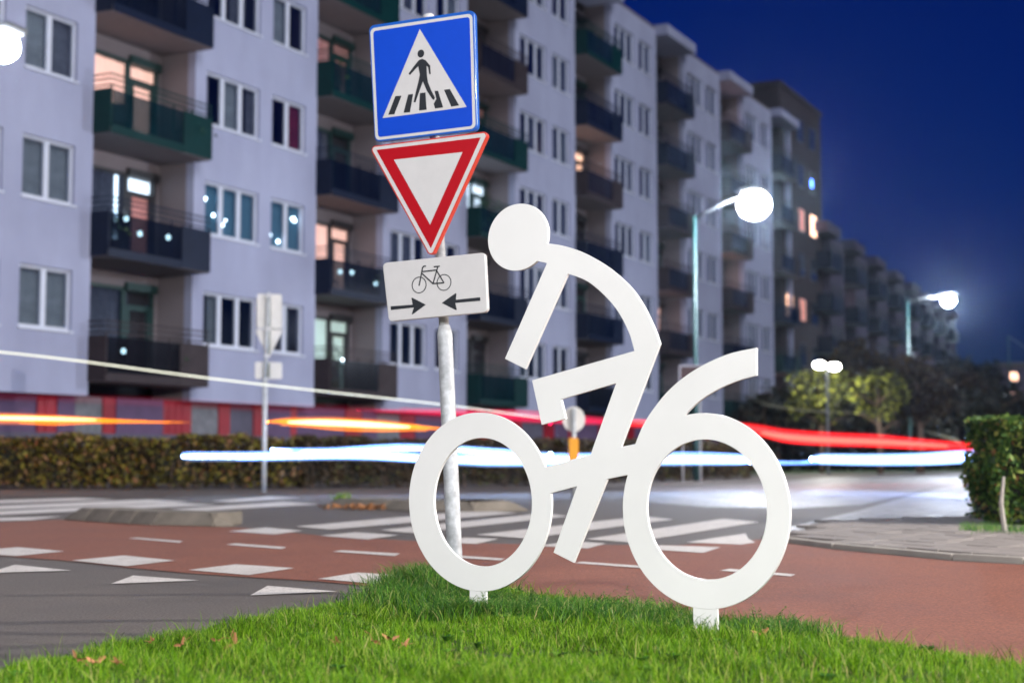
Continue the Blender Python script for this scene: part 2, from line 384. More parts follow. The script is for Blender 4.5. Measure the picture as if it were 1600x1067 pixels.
# kerb of the two refuge islands
def refuge(label, base_px, h, depth, njoint, lean):
    pts = [Vector((p.x, p.y)) for p in G(*base_px)]
    t = empty('traffic_island', (*((pts[0] + pts[-1]) / 2), 0)); tag(t, label, 'traffic island', 'low concrete islands at the crossing')
    o0 = Vector(t.location[:2])
    segs = walk(pts, (pts[-1] - pts[0]).length / njoint)
    for i, (a, b) in enumerate(segs):
        d = (b - a).normalized(); n = Vector((-d.y, d.x)); mb = MB(); L = (b - a).length; g = .008
        s0 = lean if i == 0 else 0; s1 = lean if i == len(segs) - 1 else 0
        x0, x1 = g, L - g
        prof = [(0, 0), (.10, h), (depth, h), (depth, 0)]
        A = [(x0 + (s0 * z / h), y, z) for y, z in prof]; B = [(x1 - (s1 * z / h), y, z) for y, z in prof]
        mb.face(A); mb.face(B[::-1])
        for k in range(4): mb.face([A[k], B[k], B[(k + 1) % 4], A[(k + 1) % 4]])
        me = mb.mesh('kerb_stone', M['kerb'])
        bm = bmesh.new(); bm.from_mesh(me); bmesh.ops.remove_doubles(bm, verts=bm.verts, dist=1e-4); bmesh.ops.recalc_face_normals(bm, faces=bm.faces)
        bmesh.ops.bevel(bm, geom=bm.edges[:], offset=.012, segments=2, affect='EDGES'); bm.to_mesh(me); bm.free()
        o = link('kerb_stone', me, None, t); p = a - o0; o.location = (p.x, p.y, 0); o.rotation_euler = (0, 0, math.atan2(d.y, d.x))
    return t
refuge('low grey concrete island with sloped ends beside the left crossing stripes', [(95, 812), (165, 817), (237, 821), (333, 823), (372, 822)], .13, .55, 5, .22)
isl2 = refuge('farther low concrete island with weeds and dead leaves, behind the front wheel', [(498, 792), (560, 795), (643, 798), (740, 800), (830, 798)], .12, .9, 5, .22)

# ================================================================== grass island
bd = [(-3.4, 1.5), (-1.95, 4.1), (-1.63, 4.75), (-1.40, 5.35), (-1.06, 6.05), (-.78, 6.75), (-.60, 7.35), (-.40, 7.72), (-.13, 7.68), (.10, 7.2), (.52, 6.45), (.78, 6.05), (1.10, 5.65), (1.39, 5.35), (1.66, 4.85), (2.2, 4.2), (3.4, 2.6), (3.4, 1.5)]
def dist_bd(X, Y):
    D = np.full(X.shape, 9e9)
    for (x0, y0), (x1, y1) in zip(bd, bd[1:] + bd[:1]):
        dx, dy = x1 - x0, y1 - y0; t = np.clip(((X - x0) * dx + (Y - y0) * dy) / (dx * dx + dy * dy), 0, 1)
        D = np.minimum(D, np.hypot(X - x0 - t * dx, Y - y0 - t * dy))
    return D
def ins(X, Y):
    c = np.zeros(X.shape, bool)
    for (xi, yi), (xj, yj) in zip(bd, bd[-1:] + bd[:-1]):
        with np.errstate(divide='ignore', invalid='ignore'):
            c ^= ((yi > Y) != (yj > Y)) & (X < (xj - xi) * (Y - yi) / (yj - yi + 1e-12) + xi)
    return c
def hgt(X, Y):
    D = np.where(ins(X, Y), dist_bd(X, Y), 0)
    base = .014 * (1 - np.exp(-D / .12))
    return base + np.where(D > 0, (.012 * np.sin(X * 5.1 + 1) * np.cos(Y * 4.3) + .008 * np.sin(X * 13 + Y * 9)) * np.minimum(1, D / .3), 0) + .03 * np.exp(-((X + .45) ** 2 + (Y - 7.2) ** 2) / .15) * (D > 0)
nx, ny = 120, 110
xs = np.linspace(-3.5, 3.5, nx); ys = np.linspace(1.4, 7.8, ny); XX, YY = np.meshgrid(xs, ys); ZZ = hgt(XX, YY)
INS = ins(XX, YY)
ZZ = np.where(INS, ZZ, -.02)
mv = np.stack([XX, YY, ZZ], -1).reshape(-1, 3)
mf = [(j * nx + i, j * nx + i + 1, (j + 1) * nx + i + 1, (j + 1) * nx + i) for j in range(ny - 1) for i in range(nx - 1) if INS[j:j + 2, i:i + 2].any()]
me = bpy.data.meshes.new('grass_island'); me.from_pydata(mv.tolist(), [], mf); me.polygons.foreach_set('use_smooth', [True] * len(mf))
tag(link('grass_island', me, M['earth']), kind='structure')

def blades(n, region, hmin, hmax, w, lean, name, mat, zf=None, scale_f=None):
    X, Y = region(n); keep = ins(X, Y); X, Y = X[keep], Y[keep]; n = len(X)
    if name == 'grass':
        nz = np.sin(X * 7.3 + 1.7 * np.sin(Y * 5.1)) * np.sin(Y * 8.7 + 1.3 * np.sin(X * 6.2 + 2)) + .5 * np.sin(X * 19 + Y * 23)
        keep = RNG.random(n) > np.clip((nz - .45) * 1.1, 0, .72); X, Y = X[keep], Y[keep]; n = len(X)
    Z = hgt(X, Y) - .004
    H = RNG.uniform(hmin, hmax, n) * (scale_f(X, Y) if scale_f is not None else 1)
    a = RNG.uniform(0, 2 * np.pi, n); face = RNG.uniform(0, np.pi, n)
    ln = H * RNG.uniform(.05, lean, n)
    Wd = RNG.uniform(.7, 1.3, n) * w
    wx, wy = np.cos(face) * Wd / 2, np.sin(face) * Wd / 2; lx, ly = np.cos(a) * ln, np.sin(a) * ln
    V = np.zeros((n, 7, 3)); P = np.stack([X, Y, Z], -1)
    def put(i, fx, fh, s):
        V[:, i, 0] = P[:, 0] + lx * fx + wx * s; V[:, i, 1] = P[:, 1] + ly * fx + wy * s; V[:, i, 2] = P[:, 2] + H * fh
    put(0, 0, 0, -1); put(1, 0, 0, 1); put(2, .15, .42, .9); put(3, .15, .42, -.9); put(4, .5, .78, .6); put(5, .5, .78, -.6); put(6, 1.0, 1.0 - .0, 0)
    return tag(link(name, soup(name, V, 7, [(0, 1, 2, 3), (3, 2, 4, 5), (5, 4, 6)], mat)), kind='stuff')
def reg_view(n):
    Y = np.sqrt(RNG.uniform(3.6 ** 2, 7.8 ** 2, n)); X = Y * RNG.uniform(-.40, .40, n); return X, Y
patch = lambda X, Y: .80 + .35 * np.sin(X * 3.1 + 2 * np.sin(Y * 2.3)) * np.sin(Y * 3.7 + 1.3) + .18 * np.sin(X * 17 + Y * 11) + .15 * np.exp(-((Y - 6.1 + X * .35) / .45) ** 2) * (np.abs(X) < 1.4)
g = blades(330000, reg_view, .022, .060, .0026, .95, 'grass', M['grass'], scale_f=patch)
tag(g, 'short bright green lawn grass on the traffic island', 'grass')
def reg_near(cx, cy, sx, sy): return lambda n: (RNG.normal(cx, sx, n), RNG.normal(cy, sy, n))
for cx, cy, sx, sy, n_, hh in ((-.52, 7.1, .22, .30, 2600, .19), (-.18, 6.3, .32, .16, 2600, .15), (.25, 6.2, .30, .14, 2400, .15), (.72, 5.75, .22, .14, 2400, .14), (1.0, 5.5, .25, .12, 1100, .11), (-.4, 6.7, .28, .2, 2200, .16)):
    pass
def reg_tufts(n):
    C = np.array([(-.42, 7.15, .13, .22), (-.42, 6.95, .16, .2), (-.25, 6.55, .22, .13), (.25, 6.32, .26, .10), (.55, 6.05, .22, .10), (1.0, 5.62, .22, .08), (-.12, 6.10, .12, .03)])
    k = RNG.integers(0, len(C), n); return C[k, 0] + RNG.normal(0, 1, n) * C[k, 2], C[k, 1] + RNG.normal(0, 1, n) * C[k, 3]
st = blades(9000, reg_view, .06, .105, .0028, 1.0, 'stray_grass', M['grass']); tag(st, 'scattered longer grass blades standing above the lawn', 'grass')
w = blades(14000, reg_tufts, .06, .125, .0042, 1.0, 'tall_grass', M['weed'], scale_f=lambda X, Y: .8 + .55 * np.exp(-((X + .42) ** 2 + (Y - 7.05) ** 2) / .12)); tag(w, 'longer darker grass tufts round the feet of the white cyclist', 'grass')
# feathery yarrow leaves
ny_ = 900; Xc, Yc = reg_tufts(ny_); k_ = ins(Xc, Yc); Xc, Yc = Xc[k_], Yc[k_]; Zc = hgt(Xc, Yc); vv, ff = [], []
for x, y, z in zip(Xc, Yc, Zc):
    L = random.uniform(.06, .13); a = random.uniform(0, 6.28); bend = random.uniform(.2, .8)
    dx, dy = math.cos(a), math.sin(a); prev = None
    for i in range(9):
        s = i / 8; px_, py_, pz_ = x + dx * L * bend * s * s, y + dy * L * bend * s * s, z + L * s * (1 - .35 * bend * s)
        if i:
            wl = .016 * math.sin(math.pi * (.15 + .8 * s)) + .002
            for sg in (-1, 1):
                b = len(vv); vv += [(px_, py_, pz_ - .0022), (px_, py_, pz_ + .0012), (px_ - dy * sg * wl + dx * .006, py_ + dx * sg * wl + dy * .006, pz_ + .007)]; ff.append((b, b + 1, b + 2))
            b = len(vv); vv += [prev, (prev[0] - dy * .0018, prev[1] + dx * .0018, prev[2]), (px_ - dy * .0015, py_ + dx * .0015, pz_), (px_, py_, pz_)]; ff.append((b, b + 1, b + 2, b + 3))
        prev = (px_, py_, pz_)
me = bpy.data.meshes.new('yarrow_leaves'); me.from_pydata(vv, [], ff); me.update()
tag(link('yarrow', me, M['weed']), 'feathery dark green weeds growing round the sculpture feet', 'weeds', kind='stuff')
bw = []
for q in range(130):
    x_, y_ = reg_view(1); x_, y_ = x_[0], y_[0]
    if not ins(np.array([x_]), np.array([y_]))[0]: continue
    for k in range(7):
        a = k * .9 + random.random(); l = random.uniform(.02, .045); z_ = float(hgt(np.array([x_]), np.array([y_]))[0]); dx, dy = math.cos(a), math.sin(a); w_ = l * .28
        bw.append([(x_, y_, z_ + .008), (x_ + dx * l * .5 - dy * w_, y_ + dy * l * .5 + dx * w_, z_ + .03), (x_ + dx * l, y_ + dy * l, z_ + .032), (x_ + dx * l * .5 + dy * w_, y_ + dy * l * .5 - dx * w_, z_ + .028)])
tag(link('broadleaf_weeds', soup('broadleaf_weeds', np.array(bw), 4, [(0, 1, 2, 3)], M['weed'])), 'small broad leaved weeds scattered low in the lawn', 'weeds', kind='stuff')
# fallen leaves
def leaf_mesh():
    mb = MB(); pts = []
    rad = [.9, .35, .8, .35, 1, .35, .8, .35, .9, .3, .35, .3]
    n = 24; out = []
    spikes = [0, 50, 100, 150, 205, 335 - 25]
    for i in range(n):
        a = 2 * math.pi * i / n; r = .35 + .65 * max(0, math.cos(a * 2.5)) ** 2
        out.append((math.cos(a) * r * .035, math.sin(a) * r * .035, .006 * math.sin(a * 3) + .012 * r * r))
    for i in range(n): mb.face([(0, 0, 0), out[i], out[(i + 1) % n]])
    mb.tube([(0, 0, 0), (-.03, .0, .01), (-.05, .008, .004)], .0012, 5)
    return mb.mesh('fallen_leaf', M['leaf'])
lm = leaf_mesh()
leaf_px = [(236, 1001, 'curled brown leaf in the lawn, left of the star-shaped orange one'), (283, 1006, 'star shaped orange brown leaf standing in the lawn on the left'), (120, 1028, 'small brown leaf in the left lawn, beside a paler one'), (150, 1034, 'reddish leaf low in the grass at the far lower left'),
           (340, 1000, 'pale orange leaf in the lawn right of the star shaped one'), (366, 1005, 'tiny brown leaf right of the pale orange leaf'), (583, 1001, 'brown leaf in the grass, below the front wheel foot on the left'), (610, 998, 'orange leaf lying flat, middle of three in the lawn before the front wheel'), (634, 1006, 'pale tan leaf, rightmost of three in the lawn before the front wheel'),
           (526, 1003, 'dull brown leaf in the lawn, farthest left of the group before the front wheel'), (183, 1034, 'light brown folded leaf half sunk into the lower left lawn'), (1190, 990, 'tan leaf in the grass right of the rear wheel foot')]
for i, (x, y, lb) in enumerate(leaf_px):
    p = ground(x, y, .058); o = link('fallen_leaf', lm); o.location = p; o.rotation_euler = (random.uniform(-.3, 1.0), random.uniform(-.8, .8), random.uniform(0, 6.28)); s = random.uniform(.75, 1.1); o.scale = (s, s, s)
    tag(o, lb, 'leaf', 'dead leaves lying in the lawn')

# ================================================================== planes for cut plates
class Plane:
    def __init__(s, X, Y, phi):
        s.o = Vector((X, Y, 0)); s.u = Vector((math.cos(phi), -math.sin(phi), 0)); s.n = Vector((-math.sin(phi), -math.cos(phi), 0)); s.phi = phi
    def uv(s, px, py):
        d = ray(px, py); C = Vector((0, 0, CAM_H)); t = (s.o - C).dot(s.n) / d.dot(s.n); P = C + d * t
        return ((P - s.o).dot(s.u), P.z)
    def root(s, name): return empty(name, s.o, -s.phi)
def plate(name, outlines, th, off, mat, parent, bevel=.0008):
    """outlines in (u, z); th thickness, off = position of the front face towards the viewer (local -Y)"""
    cu = bpy.data.curves.new(name, 'CURVE'); cu.dimensions = '2D'; cu.fill_mode = 'BOTH'; cu.extrude = max(th / 2 - bevel, .0001); cu.bevel_depth = bevel; cu.bevel_resolution = 2
    if bevel: cu.offset = -bevel
    for ol in outlines:
        sp = cu.splines.new('POLY'); sp.points.add(len(ol) - 1)
        for i, (u, z) in enumerate(ol): sp.points[i].co = (u, z, 0, 1)
        sp.use_cyclic_u = True
    tmp = bpy.data.objects.new('tmp', cu); COL.objects.link(tmp)
    dg = bpy.context.evaluated_depsgraph_get(); me = bpy.data.meshes.new_from_object(tmp.evaluated_get(dg)); me.name = name
    bpy.data.objects.remove(tmp); bpy.data.curves.remove(cu)
    me.transform(Matrix.Rotation(math.pi / 2, 4, 'X')); me.transform(Matrix.Translation((0, -off + th / 2, 0)))
    me.materials.clear(); me.materials.append(mat)
    for p in me.polygons: p.use_smooth = False
    return link(name, me, None, parent)
def rounded(pts, r, n=6):
    out = []; k = len(pts)
    for i in range(k):
        p = Vector(pts[i]); a = Vector(pts[i - 1]) - p; b = Vector(pts[(i + 1) % k]) - p
        a.normalize(); b.normalize(); ang = a.angle(b); d = r / math.tan(ang / 2)
        c = p + (a + b).normalized() * (r / math.sin(ang / 2)); s, e = p + a * d - c, p + b * d - c
        for j in range(n + 1):
            v = s.lerp(e, j / n); v = v.normalized() * r; out.append(tuple(c + v))
    return out

# ------------------------------------------------------------------ white cyclist
CP = Plane(-.13, 6.2, R(37))
sc = CP.root('cyclist_sculpture'); tag(sc, 'flat white cut-out sculpture of a cyclist leaning over a bicycle, on the grass', 'sculpture')
C = lambda l: [CP.uv(*p) for p in l]
def wheel(lx, rx, ty, by, cy):
    l, r_ = CP.uv(lx, cy), CP.uv(rx, cy); cx = (lx + rx) / 2; t, b = CP.uv(cx, ty), CP.uv(cx, by)
    return ((l[0] + r_[0]) / 2, (t[1] + b[1]) / 2, (r_[0] - l[0]) / 2, (t[1] - b[1]) / 2)
def arc(w, p0, p1, cw=True, n=64):
    a0 = math.atan2((p0[1] - w[1]) / w[3], (p0[0] - w[0]) / w[2]); a1 = math.atan2((p1[1] - w[1]) / w[3], (p1[0] - w[0]) / w[2])
    if cw:
        while a1 >= a0: a1 -= 2 * math.pi
    else:
        while a1 <= a0: a1 += 2 * math.pi
    k = max(6, int(abs(a1 - a0) / (2 * math.pi) * n * 1.6))
    return [(w[0] + w[2] * math.cos(a0 + (a1 - a0) * i / k), w[1] + w[3] * math.sin(a0 + (a1 - a0) * i / k)) for i in range(k + 1)]
def full(w, n=96): return [(w[0] + w[2] * math.cos(2 * math.pi * i / n), w[1] + w[3] * math.sin(2 * math.pi * i / n)) for i in range(n)]
def smooth(pts, sub=4):
    out = []; P = [Vector(p) for p in pts]
    for i in range(len(P) - 1):
        a, b, c, d = P[max(i - 1, 0)], P[i], P[i + 1], P[min(i + 2, len(P) - 1)]
        for j in range(sub):
            t = j / sub; out.append(tuple(.5 * ((2 * b) + (c - a) * t + (2 * a - 5 * b + 4 * c - d) * t * t + (3 * b - a - 3 * c + d) * t ** 3)))
    out.append(tuple(P[-1])); return out
RWo = wheel(974.5, 1235.5, 645, 951, 797); RWi = wheel(1012, 1199.5, 686.4, 905, 797)
FWo = wheel(640.5, 863, 644.3, 923.5, 784); FWi = wheel(679.5, 832.5, 684, 884.5, 784)
HD = wheel(764, 858, 319, 423, 371)
print('wheels', RWo, RWi, FWo, FWi, HD)
u = CP.uv
contour = []
contour += arc(RWo, u(1070.3, 648), u(978.4, 740))
contour += C([(950.3, 748), (897.5, 878.5), (866.2, 862.7), (903, 759.4)])
contour += arc(FWo, u(862.6, 770), u(854, 729))
contour += C([(924.3, 709.5), (964, 598.8), (878, 624), (885, 654.3), (847.7, 663.6), (832.7, 594.2), (992.5, 548.4)])
contour += smooth(C([(992.5, 548.4), (986, 524.8), (974.8, 500), (960.8, 478.5), (944, 460), (924, 443), (907.4, 434.3), (888.5, 428)]))[1:]
contour += C([(822, 576.5), (790.3, 560.5), (856, 411.6)])
contour += arc(HD, u(840, 407.6), u(857.3, 381))
contour += smooth(C([(857.6, 381), (876.5, 383.5), (899, 390), (918.6, 398.4), (941, 411), (960.8, 425), (980.5, 442.5), (994.5, 458.8), (1008, 480), (1019, 502.4), (1027.3, 522), (1032.3, 537.5)]))[1:]
contour += C([(971.5, 698)])
contour += smooth(C([(994, 693.5), (1007, 662.5), (1025.8, 634), (1048, 608), (1076, 585), (1107.8, 566.3), (1143.4, 552), (1183, 543.4)]))
contour += smooth(C([(1183, 586.8), (1154, 595), (1122, 609), (1093.5, 627), (1070.8, 648.5)]))[:-1]
plate('cut_plate', [contour, full(RWi), full(FWi)], .014, .007, M['white_plate'], sc, bevel=.001)
def post(px0, px1, topy):
    a, b = u(px0, topy), u(px1, topy); plate('mounting_post', [[(a[0], -.1), (b[0], -.1), (b[0], a[1]), (a[0], a[1])]], .011, .0055, M['white_plate'], sc)
post(735, 761, 916); post(1084, 1122, 944)

# ------------------------------------------------------------------ sign post
SP = Plane(-.345, 7.40, R(24))
sg = SP.root('sign_post'); tag(sg, 'front galvanised post with blue crossing sign, red give way triangle and white cycle plate', 'road sign')
inv = sg.matrix_basis.inverted() if False else (Matrix.Translation(SP.o) @ Matrix.Rotation(-SP.phi, 4, 'Z')).inverted()
def L(p): return inv @ Vector(p)
Yp = 7.47
pt = [at(712, 905, Yp), at(695, 522, Yp), at(694.2, 508, Yp), at(693, 505, Yp), at(669.6, 27, Yp)]
mb = MB(); b0 = pt[0].copy(); b0.z = -.1; mb.tube([L(b0), L(pt[0]), L(pt[1]), L(pt[2])], [.0385, .0385, .0385, .027], 28); mb.build('pole', M['galv'], sg, smooth=True)
mb = MB(); mb.tube([L(pt[2] + Vector((0, 0, -.03))), L(pt[4])], .0255, 24); mb.build('upper_tube', M['galv'], sg, smooth=True)
mb = MB(); mb.tube([L(pt[4] + Vector((0, 0, -.02))), L(pt[4] + Vector((0, 0, .008))), L(pt[4] + Vector((-.001, 0, .014)))], [.0285, .0285, .02], 24); mb.build('pole_cap', M['sign_white'], sg, smooth=True)
Q = lambda l: [SP.uv(*p) for p in l]
Z8 = lambda l: [SP.uv(560 + x / 3.8125, y / 3.8125) for x, y in l]
Z1 = lambda l: [SP.uv(570 + x / 5.082, 200 + y / 5.082) for x, y in l]
Z2 = lambda l: [SP.uv(590 + x / 7.62, 380 + y / 7.62) for x, y in l]
def sheet_of(name, ol, th, off, mat, par, bev=0.0): return plate(name, ol, th, off, mat, par, bev)
pc = plate('crossing_sign', [rounded(Q([(580.5, 43), (745, 18.5), (750, 206.5), (590, 224)]), .030)], .030, .030, M['sign_blue_rim'], sg, bevel=.003)
lay = .0007
bo = rounded(Q([(583, 47.3), (742, 24), (747.3, 203), (591.3, 221.5)]), .026); bi = rounded(Q([(587.6, 51.6), (738, 29.4), (742.6, 199), (595.5, 216.7)]), .016)
plate('sign_border', [bo], lay, .0308, M['sign_white'], pc, 0); plate('sign_field', [bi], lay, .0316, M['sign_blue'], pc, 0)
plate('white_triangle', [Q([(660.5, 48.5), (733.6, 169.7), (602.5, 187)])], lay, .0324, M['sign_white'], pc, 0)
for st in ([(238, 583), (275, 580), (232, 690), (196, 693)], [(315, 573), (344, 570), (325, 678), (287, 681)], [(384, 565), (417, 561), (424, 663), (379, 668)], [(471, 552), (492, 551), (522, 650), (474, 656), (466, 628), (482, 600)], [(527, 545), (562, 541), (617, 638), (570, 645)]):
    plate('stripe', [Z8(st)], lay, .0332, M['sign_black'], pc, 0)
person = [(380, 368), (398, 362), (418, 370), (445, 402), (449, 452), (440, 453), (433, 412), (424, 403), (426, 458), (432, 500), (450, 545), (474, 592), (468, 606), (458, 600), (425, 550), (402, 495), (395, 515), (375, 570), (358, 620), (347, 618), (360, 560), (375, 500), (384, 455), (374, 405), (325, 458), (317, 450), (352, 402)]
hc = SP.uv(662.3, 86.8); hr = abs(SP.uv(662.3, 81) [1] - hc[1])
plate('pedestrian_symbol', [Z8(person), [(hc[0] + hr * .98 * math.cos(a * math.pi / 12), hc[1] + hr * 1.05 * math.sin(a * math.pi / 12)) for a in range(24)]], lay, .0340, M['sign_black'], pc, 0)
gw = plate('give_way_sign', [rounded(Q([(580.5, 231), (769, 206.5), (677.8, 406)]), .022)], .030, .030, M['sign_red_rim'], sg, bevel=.003)
plate('white_edge', [rounded(Q([(584, 232.5), (765.5, 209.5), (677.6, 401.5)]), .014)], lay, .0308, M['sign_white'], gw, 0)
plate('red_band', [Z1([(115, 185), (942, 86), (547, 962)])], lay, .0316, M['sign_red'], gw, 0)
plate('white_centre', [Z1([(255, 262), (798, 202), (541, 775)])], lay, .0324, M['sign_white'], gw, 0)
cp = plate('cycle_plate', [rounded(Q([(601.5, 412), (761, 395.5), (765.5, 488.5), (611.5, 503)]), .022)], .028, .028, M['sign_white'], sg, bevel=.004)
def stroke(pts, w):
    a, b = Vector(pts[0]), Vector(pts[1]); d = (b - a).normalized(); n = Vector((-d.y, d.x)) * w / 2
    return [tuple(a + n), tuple(b + n), tuple(b - n), tuple(a - n)]
sw = .0068
def ringpts(cx, cy, rx, ry):
    c = Z2([(cx, cy)])[0]; ex = abs(Z2([(cx + rx, cy)])[0][0] - c[0]); ey = abs(Z2([(cx, cy + ry)])[0][1] - c[1])
    return [(c[0] + ex * math.cos(t * math.pi / 20), c[1] + ey * math.sin(t * math.pi / 20)) for t in range(40)]
o_ = .0287
for cx, cy in ((525, 505), (820, 475)):
    plate('symbol_wheel', [ringpts(cx, cy, 88, 99), ringpts(cx, cy, 77, 88)], lay, o_, M['sign_black'], cp, 0)
o_ = .0295
lines = [[(525, 515), (556, 360)], [(551, 385), (567, 300)], [(562, 347), (735, 328)], [(748, 288), (692, 488)], [(700, 289), (772, 283)], [(560, 368), (694, 492)], [(688, 489), (822, 479)], [(736, 338), (822, 480)], [(565, 305), (580, 283)], [(576, 286), (608, 279)]]
for i, l_ in enumerate(lines): plate('symbol_line', [stroke(Z2(l_), sw)], lay, o_ + i * .0001, M['sign_black'], cp, 0)
for ar in ([(187, 757), (448, 738), (433, 657), (447, 657), (605, 738), (450, 853), (437, 850), (463, 772), (190, 802)], [(1250, 650), (962, 680), (968, 606), (955, 604), (793, 718), (960, 803), (973, 798), (955, 718), (1252, 692)]):
    plate('arrow', [Z2(ar)], lay, .0287, M['sign_black'], cp, 0)
# clamps behind the signs
for y in (70, 190, 245, 300, 425, 480):
    p = L(at(672 + (y - 27) * .0487, y, 7.47)); mb = MB(); mb.tube([p + Vector((0, 0, -.018)), p + Vector((0, 0, .018))], .033, 16); mb.box(p.x - .045, p.x + .045, -.0, p.y, p.z - .014, p.z + .014)
    mb.build('clamp', M['galv'], sg)

# ------------------------------------------------------------------ rear sign post (backs of the signs)
YB = 26.6; B = at(412, 768, YB); bs = empty('sign_post', (B.x, YB, 0)); tag(bs, 'thin grey post showing the unpainted backs of three signs, before the left hedge', 'road sign')
def h_at(y, Y): return at(800, y, Y).z
hx = lambda px: at(px, 700, YB).x - B.x
mb = MB(); mb.tube([(0, 0, -.1), (0, 0, h_at(590, YB))], .045, 14); mb.build('pole', M['galv'], bs, smooth=True)
mb = MB(); mb.tube([(0, 0, h_at(595, YB)), (hx(417), 0, h_at(457, YB))], .03, 14); mb.build('upper_tube', M['galv'], bs, smooth=True)
def bplate(name, pts, r_):
    p = [(hx(x), h_at(y, YB)) for x, y in pts]; return plate(name, [rounded(p, r_)], .02, -.04, M['sign_grey'], bs, bevel=.003)
for nm, pts in (('sign_back', [(397.5, 458.5), (437, 459.5), (437.5, 513), (398, 512.5)]), ('sign_back', [(395, 514), (440, 514.5), (417, 560)]), ('sign_back', [(396, 565), (438.5, 566), (439, 592), (396.5, 592)])):
    s_ = bplate(nm, pts, .035)
    cxm = hx(416.5); ys = [h_at(p[1], YB) for p in pts]
    mb = MB(); mb.box(cxm - .035, cxm + .035, .005, .038, min(ys) + .03, max(ys) - .03); mb.build('channel', M['dark_rail'], s_)
for y in (462, 514, 556): 
    mb = MB(); z = h_at(y, YB); mb.box(hx(416) - .055, hx(416) + .055, -.035, .006, z - .03, z + .03); mb.build('clamp', M['sign_white'], bs, bevel=.01)

# small round sign with yellow bollard, seen past the pedal leg
YR = 22.0; B = at(897, 740, YR); rs = empty('sign_post', (B.x, YR, 0)); tag(rs, 'small round sign seen from behind above a yellow sleeve, between the cyclist legs', 'road sign')
mb = MB(); mb.tube([(0, 0, -.05), (0, 0, h_at(638, YR))], .035, 14); mb.build('pole', M['galv'], rs, smooth=True)
zc = h_at(655, YR); plate('round_sign', [[(.17 * math.cos(t * math.pi / 20), zc + .19 * math.sin(t * math.pi / 20)) for t in range(40)]], .02, -.045, M['sign_grey'], rs, bevel=.003)
mb = MB(); mb.box(-.085, .065, -.07, .07, .25, h_at(684, YR)); mb.build('yellow_sleeve', M['yellow'], rs, bevel=.015)
# maroon board
YM = 36.0; B = at(1078, 740, YM); ms = empty('board_sign', (B.x, YM, 0)); tag(ms, 'maroon board with pale border on two posts, left of the nearest green lamp post', 'sign')
x0, x1, z0, z1 = at(1062, 700, YM).x - B.x, at(1100, 700, YM).x - B.x, h_at(606, YM), h_at(570, YM)
mb = MB(); mb.box(x0, x1, 0, .04, z0, z1); mb.build('board', M['frame_w'], ms); mb = MB(); mb.box(x0 + .04, x1 - .04, -.006, -.001, z0 + .04, z1 - .04); mb.build('face', M['board'], ms)
for xx in (x0 + .08, x1 - .08): mb = MB(); mb.tube([(xx, .07, -.05), (xx, .07, z1)], .025, 8); mb.build('post', M['galv'], ms)

# ================================================================== apartment building
FA = math.atan(1150 / (F / CT)); DX, DY = math.sin(FA), math.cos(FA)
OX, OY = (320 - 800) / (F / CT) * 38.5, 38.5
def U(px):
    m = (px - 800) / (F / CT); return (m * OY - OX) / (DX - m * DY)
U0 = U(135); P = (U(1212) - U0) / 6; OW = .40 * P; FH = 2.94; NF = 6
Z_BOT, Z_SILL, Z_HEAD, Z_TOP, Z_SLAB = 2.05, 3.52, 4.93, 20.6, 2.38
REC = 1.15
WA, WB = (.45 * P, .70 * P), (.762 * P, .938 * P)
print('period', P, 'U0', U0)
apt = empty('apartment_building', (OX, OY, 0), math.pi / 2 - FA)
tag(apt, 'six storey white apartment building with recessed balconies and paired windows along the street', 'building')

def wall_mesh(wins, x0, x1, name='wall'):
    mb = MB(); T = .25; zprev = Z_BOT
    for k in range(NF):
        s, h = Z_SILL + FH * k, Z_HEAD + FH * k
        mb.box(x0, x1, 0, T, zprev, s); xp = x0
        for a, b in wins: mb.box(xp, a, 0, T, s, h); xp = b
        mb.box(xp, x1, 0, T, s, h); zprev = h
    mb.box(x0, x1, 0, T, zprev, Z_TOP)
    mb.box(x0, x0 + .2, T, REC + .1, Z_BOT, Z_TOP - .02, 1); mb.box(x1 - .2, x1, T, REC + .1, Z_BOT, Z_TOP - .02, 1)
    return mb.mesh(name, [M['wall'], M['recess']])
wmesh = wall_mesh((WA, WB), OW, P)
def frame_mesh(w, h, n, mat='frame_w', tdiv=.075):
    mb = MB(); t = .07; d0, d1 = .09, .16
    mb.box(0, w, d0, d1, 0, t); mb.box(0, w, d0, d1, h - t, h)
    mb.box(0, t, d0, d1, t, h - t); mb.box(w - t, w, d0, d1, t, h - t)
    pw = w / n
    for i in range(1, n): mb.box(pw * i - tdiv, pw * i + tdiv, d0, d1, t, h - t)
    mb.box(-.03, w + .03, -.04, .088, -.05, -.002)
    return mb.mesh('window_frame', M[mat])
wa, wb, wh = WA[1] - WA[0], WB[1] - WB[0], Z_HEAD - Z_SILL
fm_a, fm_b = frame_mesh(wa, wh, 3), frame_mesh(wb, wh, 2)
def pane_mesh(w, h):
    mb = MB(); mb.box(0, w, .115, .125, 0, h); return mb.mesh('pane', M['pane'])
pma, pmb_ = pane_mesh(wa / 3 - .145, wh - .14), pane_mesh(wb / 2 - .145, wh - .14)
def curtain_mesh(w, h, mat, folds=7):
    mb = MB(); n = folds * 4
    for i in range(n):
        a, b = w * i / n, w * (i + 1) / n; ya, yb = .025 * math.sin(i * math.pi / 2), .025 * math.sin((i + 1) * math.pi / 2)
        mb.face([(a, ya, 0), (b, yb, 0), (b, yb, h), (a, ya, h)])
    return mb.mesh('curtain', mat)
cm = {}
def curtain(kind, w, h):
    key = (kind, round(w, 2), round(h, 2))
    if key not in cm: cm[key] = curtain_mesh(w, h, M[kind])
    return cm[key]
